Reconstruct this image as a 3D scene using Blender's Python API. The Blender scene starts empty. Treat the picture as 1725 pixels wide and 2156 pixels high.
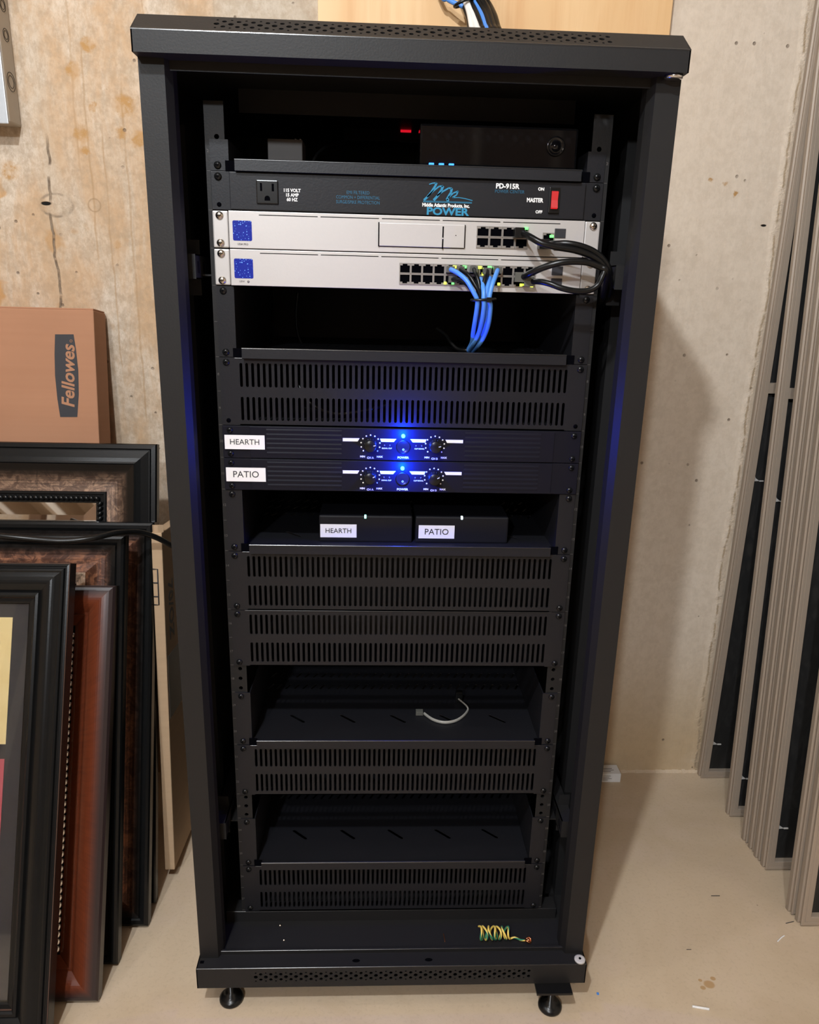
import bpy, bmesh, math, random
from mathutils import Vector, Matrix, Euler
random.seed(7)
SC = bpy.context.scene
COL = SC.collection
R = math.radians

# ------------------------------------------------------------------ camera
CAM_LOC = Vector((-0.0342, -1.00528, 0.98167))
CAM_ROT = Euler((1.28117, -0.024353, -0.037487), 'XYZ')
FPX = 1588.6
cam = bpy.data.cameras.new('camera')
cam.sensor_fit = 'AUTO'; cam.sensor_width = 36.0
cam.lens = FPX * 36.0 / 2156.0
cam.clip_start = 0.02
camo = bpy.data.objects.new('camera', cam); COL.objects.link(camo)
camo.location = CAM_LOC; camo.rotation_euler = CAM_ROT
SC.camera = camo
CM = CAM_ROT.to_matrix()
def _ray(u, v): return CM @ Vector(((u-862.5)/FPX, -(v-1078)/FPX, -1))
def PY(u, v, y):
    d = _ray(u, v); return CAM_LOC + d*((y-CAM_LOC.y)/d.y)
def PZ(u, v, z):
    d = _ray(u, v); return CAM_LOC + d*((z-CAM_LOC.z)/d.z)
def PX(u, v, x):
    d = _ray(u, v); return CAM_LOC + d*((x-CAM_LOC.x)/d.x)

# ------------------------------------------------------------------ world, lights, exposure
FLOOR = -0.112
WALL = 0.52
CEIL = 2.45
wd = bpy.data.worlds.new('world'); SC.world = wd; wd.use_nodes = True
wd.node_tree.nodes['Background'].inputs[0].default_value = (0.9, 0.95, 1.0, 1)
wd.node_tree.nodes['Background'].inputs[1].default_value = 0.12
def lamp(name, loc, power, size, col=(0.85, 0.91, 0.965)):
    l = bpy.data.lights.new(name, 'POINT'); l.energy = power; l.shadow_soft_size = size; l.color = col
    o = bpy.data.objects.new(name, l); COL.objects.link(o); o.location = loc
    return o
lamp('ceiling_bulb_light', (-0.42, -1.30, 2.20), 68, 0.035)
lamp('ceiling_bulb_light', (-1.05, -0.55, 2.20), 8, 0.045)
lamp('ceiling_bulb_light', (-0.85, -3.10, 2.20), 92, 0.06)
SC.view_settings.view_transform = 'Standard'
SC.view_settings.look = 'None'
SC.view_settings.gamma = 1
SC.view_settings.use_curve_mapping = False
SC.view_settings.exposure = 0.78

# ------------------------------------------------------------------ material helpers
class NT:
    def __init__(s, name):
        s.m = bpy.data.materials.new(name); s.m.use_nodes = True
        s.t = s.m.node_tree; s.b = s.t.nodes['Principled BSDF']
    def n(s, typ, **kw):
        x = s.t.nodes.new(typ)
        for k, v in kw.items(): setattr(x, k, v)
        return x
    def put(s, sock, v):
        if isinstance(v, bpy.types.NodeSocket): s.t.links.new(v, sock)
        elif v is not None:
            if isinstance(v, tuple) and len(v) == 3 and sock.type == 'RGBA': v = v + (1,)
            sock.default_value = v
    def obj(s): return s.n('ShaderNodeTexCoord').outputs['Object']
    def uv(s): return s.n('ShaderNodeTexCoord').outputs['UV']
    def sep(s, v):
        x = s.n('ShaderNodeSeparateXYZ'); s.put(x.inputs[0], v); return x.outputs
    def comb(s, a, b, c):
        x = s.n('ShaderNodeCombineXYZ')
        for i, q in enumerate((a, b, c)): s.put(x.inputs[i], q)
        return x.outputs[0]
    def scale(s, v, sc):
        x = s.n('ShaderNodeMapping'); s.put(x.inputs['Vector'], v); x.inputs['Scale'].default_value = sc; return x.outputs[0]
    def noise(s, v, sc, det=4, rough=0.55, dist=0):
        x = s.n('ShaderNodeTexNoise'); s.put(x.inputs['Vector'], v)
        x.inputs['Scale'].default_value = sc; x.inputs['Detail'].default_value = det
        x.inputs['Roughness'].default_value = rough; x.inputs['Distortion'].default_value = dist
        return x.outputs[0]
    def vor(s, v, sc, rnd=1.0):
        x = s.n('ShaderNodeTexVoronoi'); s.put(x.inputs['Vector'], v); x.inputs['Scale'].default_value = sc
        x.inputs['Randomness'].default_value = rnd
        return x.outputs
    def math(s, op, a, b=None, c=None):
        x = s.n('ShaderNodeMath', operation=op)
        for i, q in enumerate((a, b, c)):
            if q is not None: s.put(x.inputs[i], q)
        return x.outputs[0]
    def ramp(s, f, lo, hi, a=0.0, b=1.0):
        x = s.n('ShaderNodeMapRange', interpolation_type='SMOOTHSTEP')
        s.put(x.inputs[0], f); x.inputs[1].default_value = lo; x.inputs[2].default_value = hi
        x.inputs[3].default_value = a; x.inputs[4].default_value = b
        return x.outputs[0]
    def mix(s, f, a, b, mode='MIX'):
        x = s.n('ShaderNodeMix', data_type='RGBA', blend_type=mode)
        s.put(x.inputs[0], f); s.put(x.inputs[6], a); s.put(x.inputs[7], b)
        return x.outputs[2]
    def bump(s, h, strength=0.3, dist=0.002):
        x = s.n('ShaderNodeBump'); x.inputs['Strength'].default_value = strength; x.inputs['Distance'].default_value = dist
        s.put(x.inputs['Height'], h); s.t.links.new(x.outputs[0], s.b.inputs['Normal'])
    def base(s, c=None, rough=None, metal=None, spec=None):
        if c is not None: s.put(s.b.inputs['Base Color'], c)
        if rough is not None: s.put(s.b.inputs['Roughness'], rough)
        if metal is not None: s.put(s.b.inputs['Metallic'], metal)
        if spec is not None: s.put(s.b.inputs['Specular IOR Level'], spec)
        return s

def simple(name, c, rough=0.5, metal=0.0, var=0.08, nsc=40, bump=0.0, spec=0.4, bsc=400):
    k = NT(name); p = k.obj(); f = k.noise(p, nsc, 3)
    lo = tuple(x*(1-var) for x in c); hi = tuple(min(1, x*(1+var)) for x in c)
    k.base(k.mix(f, lo, hi), rough, metal, spec)
    if bump: k.bump(k.noise(p, bsc, 2), bump, 0.0005)
    return k.m
def emit(name, c, strength):
    k = NT(name); k.base((0.02, 0.02, 0.02), 0.4)
    k.b.inputs['Emission Color'].default_value = c+(1,); k.b.inputs['Emission Strength'].default_value = strength
    return k.m

M = {}
M['rack'] = simple('rack_powder_coat', (0.0125, 0.0120, 0.0123), 0.50, 0, 0.05, 60, 0.25, 0.27)
M['panel'] = simple('panel_powder_coat', (0.0100, 0.0100, 0.0125), 0.42, 0, 0.05, 60, 0.2, 0.28)
M['dark'] = simple('unlit_black', (0.002, 0.002, 0.003), 0.9, spec=0.0)
M['amp'] = simple('amplifier_black', (0.0065, 0.0065, 0.012), 0.42, 0, 0.05, spec=0.16)
M['plastic'] = simple('black_plastic', (0.006, 0.006, 0.006), 0.28, spec=0.35)
M['cable_black'] = simple('black_cable_jacket', (0.005, 0.005, 0.005), 0.30, spec=0.3)
M['matte_black'] = simple('matte_black_box', (0.006, 0.006, 0.009), 0.5, spec=0.25)
M['gloss_black'] = simple('piano_black', (0.006, 0.006, 0.007), 0.06)
M['screw_black'] = simple('black_screw', (0.02, 0.02, 0.02), 0.22, 0.6)
M['screw_metal'] = simple('nickel_screw', (0.62, 0.56, 0.48), 0.25, 1.0)
M['silver'] = simple('silver_aluminium', (0.53, 0.505, 0.49), 0.42, 0.35, 0.02, 300, 0.1)
M['port_metal'] = simple('port_shield', (0.42, 0.40, 0.38), 0.35, 0.8)
M['blue_cable'] = simple('blue_cable_jacket', (0.08, 0.26, 0.72), 0.38)
M['white_cable'] = simple('white_cable_jacket', (0.78, 0.76, 0.72), 0.4)
M['clear'] = simple('clear_plug_plastic', (0.10, 0.10, 0.09), 0.15)
M['phone_wire'] = simple('grey_phone_wire', (0.30, 0.29, 0.265), 0.4)
M['edge'] = simple('highlight_paint_edge', (0.014, 0.014, 0.015), 0.24, 0, 0.05, 60, 0, 0.8)  # same paint made glossier so rounded edges show bright highlight lines
M['white'] = simple('white_print', (0.80, 0.80, 0.80), 0.5)
M['teal'] = simple('teal_print', (0.02, 0.22, 0.40), 0.5)
M['teal_dim'] = simple('dull_teal_print', (0.012, 0.11, 0.20), 0.5)
M['greyprint'] = simple('grey_print', (0.22, 0.20, 0.19), 0.6)
M['ink'] = simple('black_ink', (0.03, 0.03, 0.035), 0.6)
M['label'] = simple('label_tape', (0.82, 0.80, 0.80), 0.35, 0, 0.02)
M['sfp'] = simple('sfp_cage', (0.03, 0.03, 0.035), 0.4)
M['chrome'] = simple('chrome', (0.75, 0.75, 0.76), 0.18, 1.0)
M['screen_frame'] = simple('taupe_aluminium', (0.34, 0.275, 0.215), 0.5, 0.1, 0.015, 8)
M['tab'] = simple('grey_pull_tab', (0.50, 0.48, 0.46), 0.4)
M['galv'] = simple('galvanised_cover', (0.46, 0.49, 0.52), 0.45, 0.6, 0.08, 80)
M['greybox'] = simple('grey_enclosure_paint', (0.42, 0.37, 0.31), 0.5, 0.1, 0.06, 30)
M['frame_black'] = simple('black_frame_lacquer', (0.0055, 0.0058, 0.006), 0.26, 0, 0.2, 30, 0.1, 0.26)
M['frame_edge'] = simple('worn_frame_edge', (0.10, 0.055, 0.04), 0.4)
M['copper'] = simple('bare_copper', (0.75, 0.30, 0.14), 0.3, 1.0)
M['beads'] = simple('silvered_beads', (0.80, 0.77, 0.70), 0.22, 1.0, 0.2, 200)
M['backing'] = simple('brown_backing_board', (0.16, 0.09, 0.05), 0.8)
M['paper_red'] = simple('rose_print_paper', (0.52, 0.10, 0.12), 0.6, 0, 0.15, 14)
M['mat_dark'] = simple('charcoal_mat_board', (0.045, 0.042, 0.042), 0.8)
M['stub'] = simple('grey_plastic_stub', (0.10, 0.09, 0.085), 0.5)
M['red_lamp'] = emit('red_rocker_glow', (1.0, 0.015, 0.02), 0.38)
M['red_dim'] = emit('red_pilot_glow', (1.0, 0.01, 0.03), 0.40)
M['led_green'] = emit('green_led', (0.10, 1.0, 0.12), 2.2)
M['led_yellow'] = emit('yellow_green_led', (0.75, 1.0, 0.06), 1.8)
M['led_blue'] = emit('blue_led', (0.04, 0.55, 1.0), 6.0)
M['led_blue_small'] = emit('small_blue_led', (0.03, 0.22, 1.0), 2.0)
M['led_teal'] = emit('green_white_led', (0.25, 1.0, 0.75), 2.2)
M['led_white'] = emit('white_led', (0.75, 0.95, 1.0), 1.6)
k = NT('window_glass'); k.base((1, 1, 1), 0.02); k.b.inputs['Transmission Weight'].default_value = 1.0; k.b.inputs['IOR'].default_value = 1.45
M['glass'] = k.m
k = NT('mirror_silver'); k.base((0.86, 0.86, 0.85), 0.02, 1.0); M['mirror'] = k.m

def concrete_wall():
    k = NT('poured_concrete'); p = k.obj(); x, y, z = k.sep(p)
    n1 = k.noise(p, 3.2, 5, 0.6, 0.3)
    n2 = k.noise(k.scale(p, (16, 1, 1.6)), 1.0, 5, 0.6, 0.4)
    n3 = k.noise(p, 55, 5, 0.7)
    c = k.mix(k.ramp(n1, 0.35, 0.68), (0.53, 0.425, 0.315), (0.63, 0.535, 0.43))
    c = k.mix(k.ramp(n2, 0.42, 0.72, 0, 0.55), c, (0.68, 0.60, 0.50))
    fine = k.noise(k.scale(p, (1, 1, 0.6)), 130, 4, 0.7)
    c = k.mix(k.ramp(fine, 0.38, 0.62, 0.50, 0.0), c, (0.38, 0.285, 0.20))
    # left bay stained by rust and old form oil
    left = k.ramp(x, -0.30, -0.36)
    c = k.mix(k.math('MULTIPLY', left, k.ramp(k.noise(k.scale(p, (7, 1, 2.0)), 1.3, 5, 0.65, 0.5), 0.40, 0.62, 0, 0.80)), c, (0.50, 0.32, 0.175))
    spots = k.ramp(k.noise(p, 11, 3, 0.5), 0.63, 0.69)
    c = k.mix(k.math('MULTIPLY', k.math('MULTIPLY', left, 0.75), spots), c, (0.46, 0.24, 0.075))
    mid = k.math('MULTIPLY', k.ramp(x, -0.335, -0.325), k.ramp(x, 0.25, 0.05))
    c = k.mix(k.math('MULTIPLY', mid, 0.45), c, (0.46, 0.41, 0.335))
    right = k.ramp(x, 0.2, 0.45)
    c = k.mix(k.math('MULTIPLY', right, 0.72), c, (0.72, 0.62, 0.51))  # paler concrete, lightened further in place of light missing on this side
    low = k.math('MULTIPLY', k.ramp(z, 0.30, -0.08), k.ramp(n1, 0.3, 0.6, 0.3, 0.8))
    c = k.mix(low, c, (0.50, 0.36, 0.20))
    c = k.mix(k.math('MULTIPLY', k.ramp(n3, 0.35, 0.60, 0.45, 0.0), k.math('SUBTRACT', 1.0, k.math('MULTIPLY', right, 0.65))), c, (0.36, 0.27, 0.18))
    # drip lines of old water, thin and vertical
    w = k.noise(k.comb(0.0, 0.0, z), 6, 3)
    drips = None
    for x0, z0, z1, wid in ((-0.566, 1.00, 1.40, 0.0012), (-0.540, 0.80, 1.25, 0.0010), (-0.500, 0.70, 1.33, 0.0012), (-0.455, 0.9, 1.5, 0.0008), (-0.585, 1.15, 1.6, 0.0012)):
        d = k.math('ABSOLUTE', k.math('SUBTRACT', x, k.math('ADD', k.math('MULTIPLY', w, 0.02), x0-0.01)))
        f = k.math('MULTIPLY', k.ramp(d, wid*2.2, wid*0.6), k.math('MULTIPLY', k.ramp(z, z0, z0+0.03), k.ramp(z, z1, z1-0.03)))
        drips = f if drips is None else k.math('MAXIMUM', drips, f)
    c = k.mix(k.math('MULTIPLY', drips, k.ramp(n2, 0.35, 0.65, 0.1, 0.55)), c, (0.38, 0.24, 0.12))
    # form seam crack with tie hole on the left
    sx = k.math('ADD', k.math('MULTIPLY', k.noise(k.comb(0.0, 0.0, z), 7, 4), 0.045), -0.667)
    ds = k.math('ABSOLUTE', k.math('SUBTRACT', x, sx))
    broken = k.ramp(k.noise(k.comb(0.0, 0.0, z), 22, 3), 0.40, 0.52)
    crack = k.math('MULTIPLY', k.math('MULTIPLY', k.ramp(ds, 0.0030, 0.0010), k.ramp(z, 1.24, 1.20)), broken)
    c = k.mix(crack, c, (0.13, 0.09, 0.06))
    band = k.math('MULTIPLY', k.ramp(ds, 0.035, 0.0), k.ramp(n3, 0.4, 0.6, 0.1, 0.6))
    c = k.mix(k.math('MULTIPLY', band, k.ramp(z, 1.5, 1.1, 0.3, 0.6)), c, (0.44, 0.35, 0.25))
    wx = k.math('ADD', x, k.math('MULTIPLY', k.math('SUBTRACT', k.noise(p, 75, 3, 0.6), 0.5), 0.018))
    wz = k.math('ADD', z, k.math('MULTIPLY', k.math('SUBTRACT', k.noise(k.scale(p, (1.3, 1, 1.2)), 83, 3, 0.6), 0.5), 0.018))
    def ell(cx, cz, rx, rz, a, b, warp=False):
        u = k.math('DIVIDE', k.math('SUBTRACT', wx if warp else x, cx), rx); v = k.math('DIVIDE', k.math('SUBTRACT', wz if warp else z, cz), rz)
        r = k.math('SQRT', k.math('ADD', k.math('MULTIPLY', u, u), k.math('MULTIPLY', v, v)))
        return k.ramp(r, a, b), r
    h1, r1 = ell(-0.6535, 1.1135, 0.0085, 0.0032, 1.25, 0.85)
    h2, r2 = ell(0.7035, 1.112, 0.0050, 0.0020, 1.3, 0.8)
    patch, rp = ell(-0.635, 1.111, 0.030, 0.020, 1.1, 0.6)
    ringed = k.math('MULTIPLY', k.ramp(rp, 0.80, 0.97), k.ramp(rp, 1.15, 1.0))
    _, rr = ell(-0.5655, 1.113, 0.0115, 0.0115, 1, 0)
    ring2 = k.math('MULTIPLY', k.ramp(rr, 0.78, 0.95), k.ramp(rr, 1.15, 1.0))
    c = k.mix(k.math('MULTIPLY', ringed, k.ramp(n3, 0.35, 0.6, 0.0, 0.8)), c, (0.22, 0.17, 0.12))
    c = k.mix(k.math('MULTIPLY', ring2, 0.55), c, (0.30, 0.20, 0.11))
    holes = k.math('MAXIMUM', h1, h2)
    # rust rings
    rust = None
    for cx, cz, rr_ in ((-0.553, 1.375, 0.013), (-0.582, 1.335, 0.014), (-0.497, 1.282, 0.020), (-0.578, 1.232, 0.015), (-0.505, 1.235, 0.011), (-0.553, 1.278, 0.008), (-0.478, 1.225, 0.013), (-0.572, 1.205, 0.007), (-0.712, 1.168, 0.018), (-0.527, 1.045, 0.008), (0.618, 1.185, 0.006), (0.640, 1.168, 0.005), (0.590, 1.190, 0.005)):
        f, _ = ell(cx, cz, rr_*0.95, rr_, 1.25, 0.55, True)
        rust = f if rust is None else k.math('MAXIMUM', rust, f)
    c = k.mix(k.math('MULTIPLY', rust, k.ramp(n3, 0.38, 0.60, 1.0, 0.40)), c, (0.43, 0.245, 0.095))
    # bug holes
    v = k.vor(p, 26)[0]; g = k.noise(p, 4.5, 2)
    pits = k.math('MULTIPLY', k.ramp(v, 0.10, 0.05), k.ramp(g, 0.44, 0.52))
    c = k.mix(k.math('MULTIPLY', pits, 0.75), c, (0.17, 0.125, 0.09))
    # broken ridge beside the right corner
    ex = k.math('ADD', k.math('MULTIPLY', k.noise(k.comb(0.0, 0.0, z), 3.5, 6, 0.6), 0.05), 0.703)
    de = k.math('SUBTRACT', x, ex)
    ridge = k.ramp(k.math('ABSOLUTE', de), 0.014, 0.0)
    c = k.mix(k.math('MULTIPLY', k.ramp(k.math('ABSOLUTE', de), 0.0035, 0.0005), broken), c, (0.40, 0.31, 0.21))
    c = k.mix(k.math('MULTIPLY', k.ramp(de, 0.0, 0.012), 0.35), c, (0.56, 0.46, 0.33))
    c = k.mix(holes, c, (0.006, 0.005, 0.004))
    seam = k.ramp(k.math('ABSOLUTE', k.math('SUBTRACT', x, -0.330)), 0.0018, 0.0004)
    c = k.mix(k.math('MULTIPLY', seam, 0.35), c, (0.36, 0.28, 0.19))
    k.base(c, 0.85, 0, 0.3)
    h = k.math('ADD', k.math('MULTIPLY', n3, 0.5), k.math('MULTIPLY', n2, 1.1))
    h = k.math('SUBTRACT', h, k.math('MULTIPLY', pits, 1.2))
    h = k.math('SUBTRACT', h, k.math('MULTIPLY', crack, 1.5))
    h = k.math('ADD', h, k.math('MULTIPLY', ridge, k.math('MULTIPLY', n3, 3.0)))
    h = k.math('ADD', h, k.math('MULTIPLY', patch, k.math('MULTIPLY', k.noise(p, 90, 3), 1.6)))
    h = k.math('SUBTRACT', h, k.math('MULTIPLY', holes, 2.0))
    k.bump(h, 0.55, 0.004)
    return k.m
M['wall'] = concrete_wall()

def floor_mat():
    k = NT('trowelled_concrete_floor'); p = k.obj()
    n1 = k.noise(p, 2.6, 5, 0.6, 0.8); n2 = k.noise(p, 11, 5, 0.6, 0.4); n3 = k.noise(p, 160, 3, 0.6)
    c = k.mix(k.ramp(n1, 0.35, 0.65), (0.52, 0.400, 0.275), (0.60, 0.475, 0.34))
    c = k.mix(k.ramp(n2, 0.45, 0.70, 0, 0.5), c, (0.60, 0.47, 0.36))
    c = k.mix(k.ramp(n3, 0.3, 0.5, 0.18, 0), c, (0.35, 0.26, 0.18))
    x, y, z = k.sep(p)
    st = None
    for cx, cy, rx in ((0.525, -0.052, 0.008), (0.512, -0.058, 0.004), (0.536, -0.041, 0.004), (0.513, -0.044, 0.003)):
        u = k.math('DIVIDE', k.math('SUBTRACT', x, cx), rx*1.2); v = k.math('DIVIDE', k.math('SUBTRACT', y, cy), rx)
        f = k.ramp(k.math('ADD', k.math('MULTIPLY', u, u), k.math('MULTIPLY', v, v)), 1.2, 0.5)
        st = f if st is None else k.math('MAXIMUM', st, f)
    c = k.mix(k.math('MULTIPLY', st, 0.7), c, (0.40, 0.22, 0.07))
    v = k.vor(p, 14)[0]
    c = k.mix(k.math('MULTIPLY', k.ramp(v, 0.028, 0.015), 0.7), c, (0.22, 0.16, 0.10))
    k.base(c, 0.62, 0, 0.35)
    k.bump(k.math('ADD', k.math('MULTIPLY', n2, 1.2), k.math('MULTIPLY', n3, 0.25)), 0.35, 0.002)
    return k.m
M['floor'] = floor_mat()

def plywood():
    k = NT('plywood_veneer'); p = k.obj()
    g = k.noise(k.scale(p, (26, 1, 1.1)), 1.0, 6, 0.65, 0.7)
    g2 = k.noise(k.scale(p, (5, 1, 1.2)), 1.0, 3, 0.5, 1.5)
    c = k.mix(k.ramp(g2, 0.35, 0.65), (0.70, 0.44, 0.215), (0.80, 0.56, 0.31))
    c = k.mix(k.ramp(g, 0.42, 0.75, 0, 0.55), c, (0.58, 0.29, 0.12))
    x, y, z = k.sep(p)
    for cx, cz in ((0.078, 1.475), (0.142, 1.466), (-0.02, 1.50), (0.012, 1.462)):
        u = k.math('SUBTRACT', x, cx); v = k.math('SUBTRACT', z, cz)
        r = k.math('SQRT', k.math('ADD', k.math('MULTIPLY', u, u), k.math('MULTIPLY', v, v)))
        c = k.mix(k.ramp(r, 0.0022, 0.0012), c, (0.08, 0.03, 0.015))
    k.base(c, 0.55, 0, 0.35); k.bump(g, 0.2, 0.001)
    return k.m
M['plywood'] = plywood()

def cardboard(name, a, b):
    k = NT(name); p = k.obj()
    f = k.noise(k.scale(p, (1.5, 1, 90)), 1.0, 2)
    c = k.mix(f, a, b); c = k.mix(k.ramp(k.noise(p, 5, 4), 0.4, 0.7, 0, 0.25), c, tuple(q*0.8 for q in a))
    k.base(c, 0.75, 0, 0.3); k.bump(f, 0.12, 0.001)
    return k.m
M['card'] = cardboard('brown_cardboard', (0.37, 0.180, 0.100), (0.415, 0.212, 0.122))
M['card_pale'] = cardboard('pale_cardboard', (0.42, 0.29, 0.18), (0.50, 0.35, 0.22))

def bronze(name, hi, lo, scx, g0=None, g1=None):
    k = NT(name); uv = k.uv(); u, v, _ = k.sep(uv); p = k.obj()
    n = k.noise(p, 60, 5, 0.7, 1.0); n2 = k.noise(k.scale(uv, (260, scx, 1)), 1.0, 4, 0.65, 0.6)
    c = k.mix(k.ramp(n, 0.42, 0.62), lo, hi)
    c = k.mix(k.ramp(n2, 0.45, 0.62, 0, 0.6), c, tuple(q*0.35 for q in lo))
    if g0 is not None: c = k.mix(k.ramp(u, g1, g0), c, (0.010, 0.008, 0.007))
    k.base(c, k.ramp(n, 0.3, 0.7, 0.28, 0.45), 0.45); k.bump(n, 0.3, 0.001)
    return k.m
M['bronze'] = bronze('aged_bronze_leaf', (0.27, 0.165, 0.105), (0.11, 0.065, 0.045), 12, 0.046, 0.074)
M['tortoise'] = bronze('tortoiseshell_bronze', (0.24, 0.095, 0.045), (0.085, 0.032, 0.018), 20, 0.020, 0.042)
M['lip_gold'] = bronze('pale_gold_lip', (0.85, 0.62, 0.45), (0.70, 0.48, 0.34), 90)
def cherry():
    k = NT('cherry_stained_wood'); uv = k.uv(); u, v, _ = k.sep(uv)
    g = k.noise(k.scale(uv, (30, 160, 1)), 1.0, 4, 0.6, 0.4)
    c = k.mix(k.ramp(g, 0.35, 0.7), (0.135, 0.031, 0.012), (0.105, 0.024, 0.010))
    edge = k.ramp(u, 0.026, 0.006)
    c = k.mix(edge, c, (0.028, 0.018, 0.018))
    k.base(c, 0.28); return k.m
M['cherry'] = cherry()
def parchment():
    k = NT('yellowed_art_paper'); p = k.obj(); n = k.noise(p, 26, 4)
    k.base(k.mix(n, (0.80, 0.60, 0.25), (0.92, 0.75, 0.40)), 0.7); return k.m
M['parchment'] = parchment()
def display():
    k = NT('glowing_display'); p = k.obj()
    v = k.vor(p, 420)[0]
    dots = k.ramp(v, 0.32, 0.12)
    g = k.math('MULTIPLY', dots, k.ramp(k.noise(p, 160, 2), 0.38, 0.55))
    k.base((0.01, 0.01, 0.05), 0.2)
    k.put(k.b.inputs['Emission Color'], k.mix(g, (0.0, 0.010, 0.17), (0.16, 0.36, 0.95)))
    k.b.inputs['Emission Strength'].default_value = 1.0
    return k.m
M['display'] = display()
def fabric_mesh():
    k = NT('black_screen_mesh'); p = k.obj()
    n = k.noise(k.scale(p, (60, 1, 20)), 1.0, 3, 0.5, 2.0)
    k.base(k.mix(k.ramp(n, 0.4, 0.7), (0.008, 0.008, 0.008), (0.018, 0.017, 0.016)), 0.6); return k.m
M['mesh'] = fabric_mesh()
def coil_mat():
    k = NT('green_yellow_wire'); uv = k.uv(); u, v, _ = k.sep(uv)
    f = k.math('FRACT', k.math('ADD', k.math('MULTIPLY', v, 30), u))
    k.base(k.mix(k.ramp(f, 0.60, 0.64), (0.80, 0.58, 0.12), (0.03, 0.22, 0.12)), 0.4); return k.m
M['coil'] = coil_mat()
def joist():
    k = NT('rough_joist_wood'); p = k.obj(); g = k.noise(k.scale(p, (20, 1, 20)), 1, 4)
    k.base(k.mix(g, (0.44, 0.35, 0.27), (0.56, 0.46, 0.36)), 0.8); return k.m
M['joist'] = joist()

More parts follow.
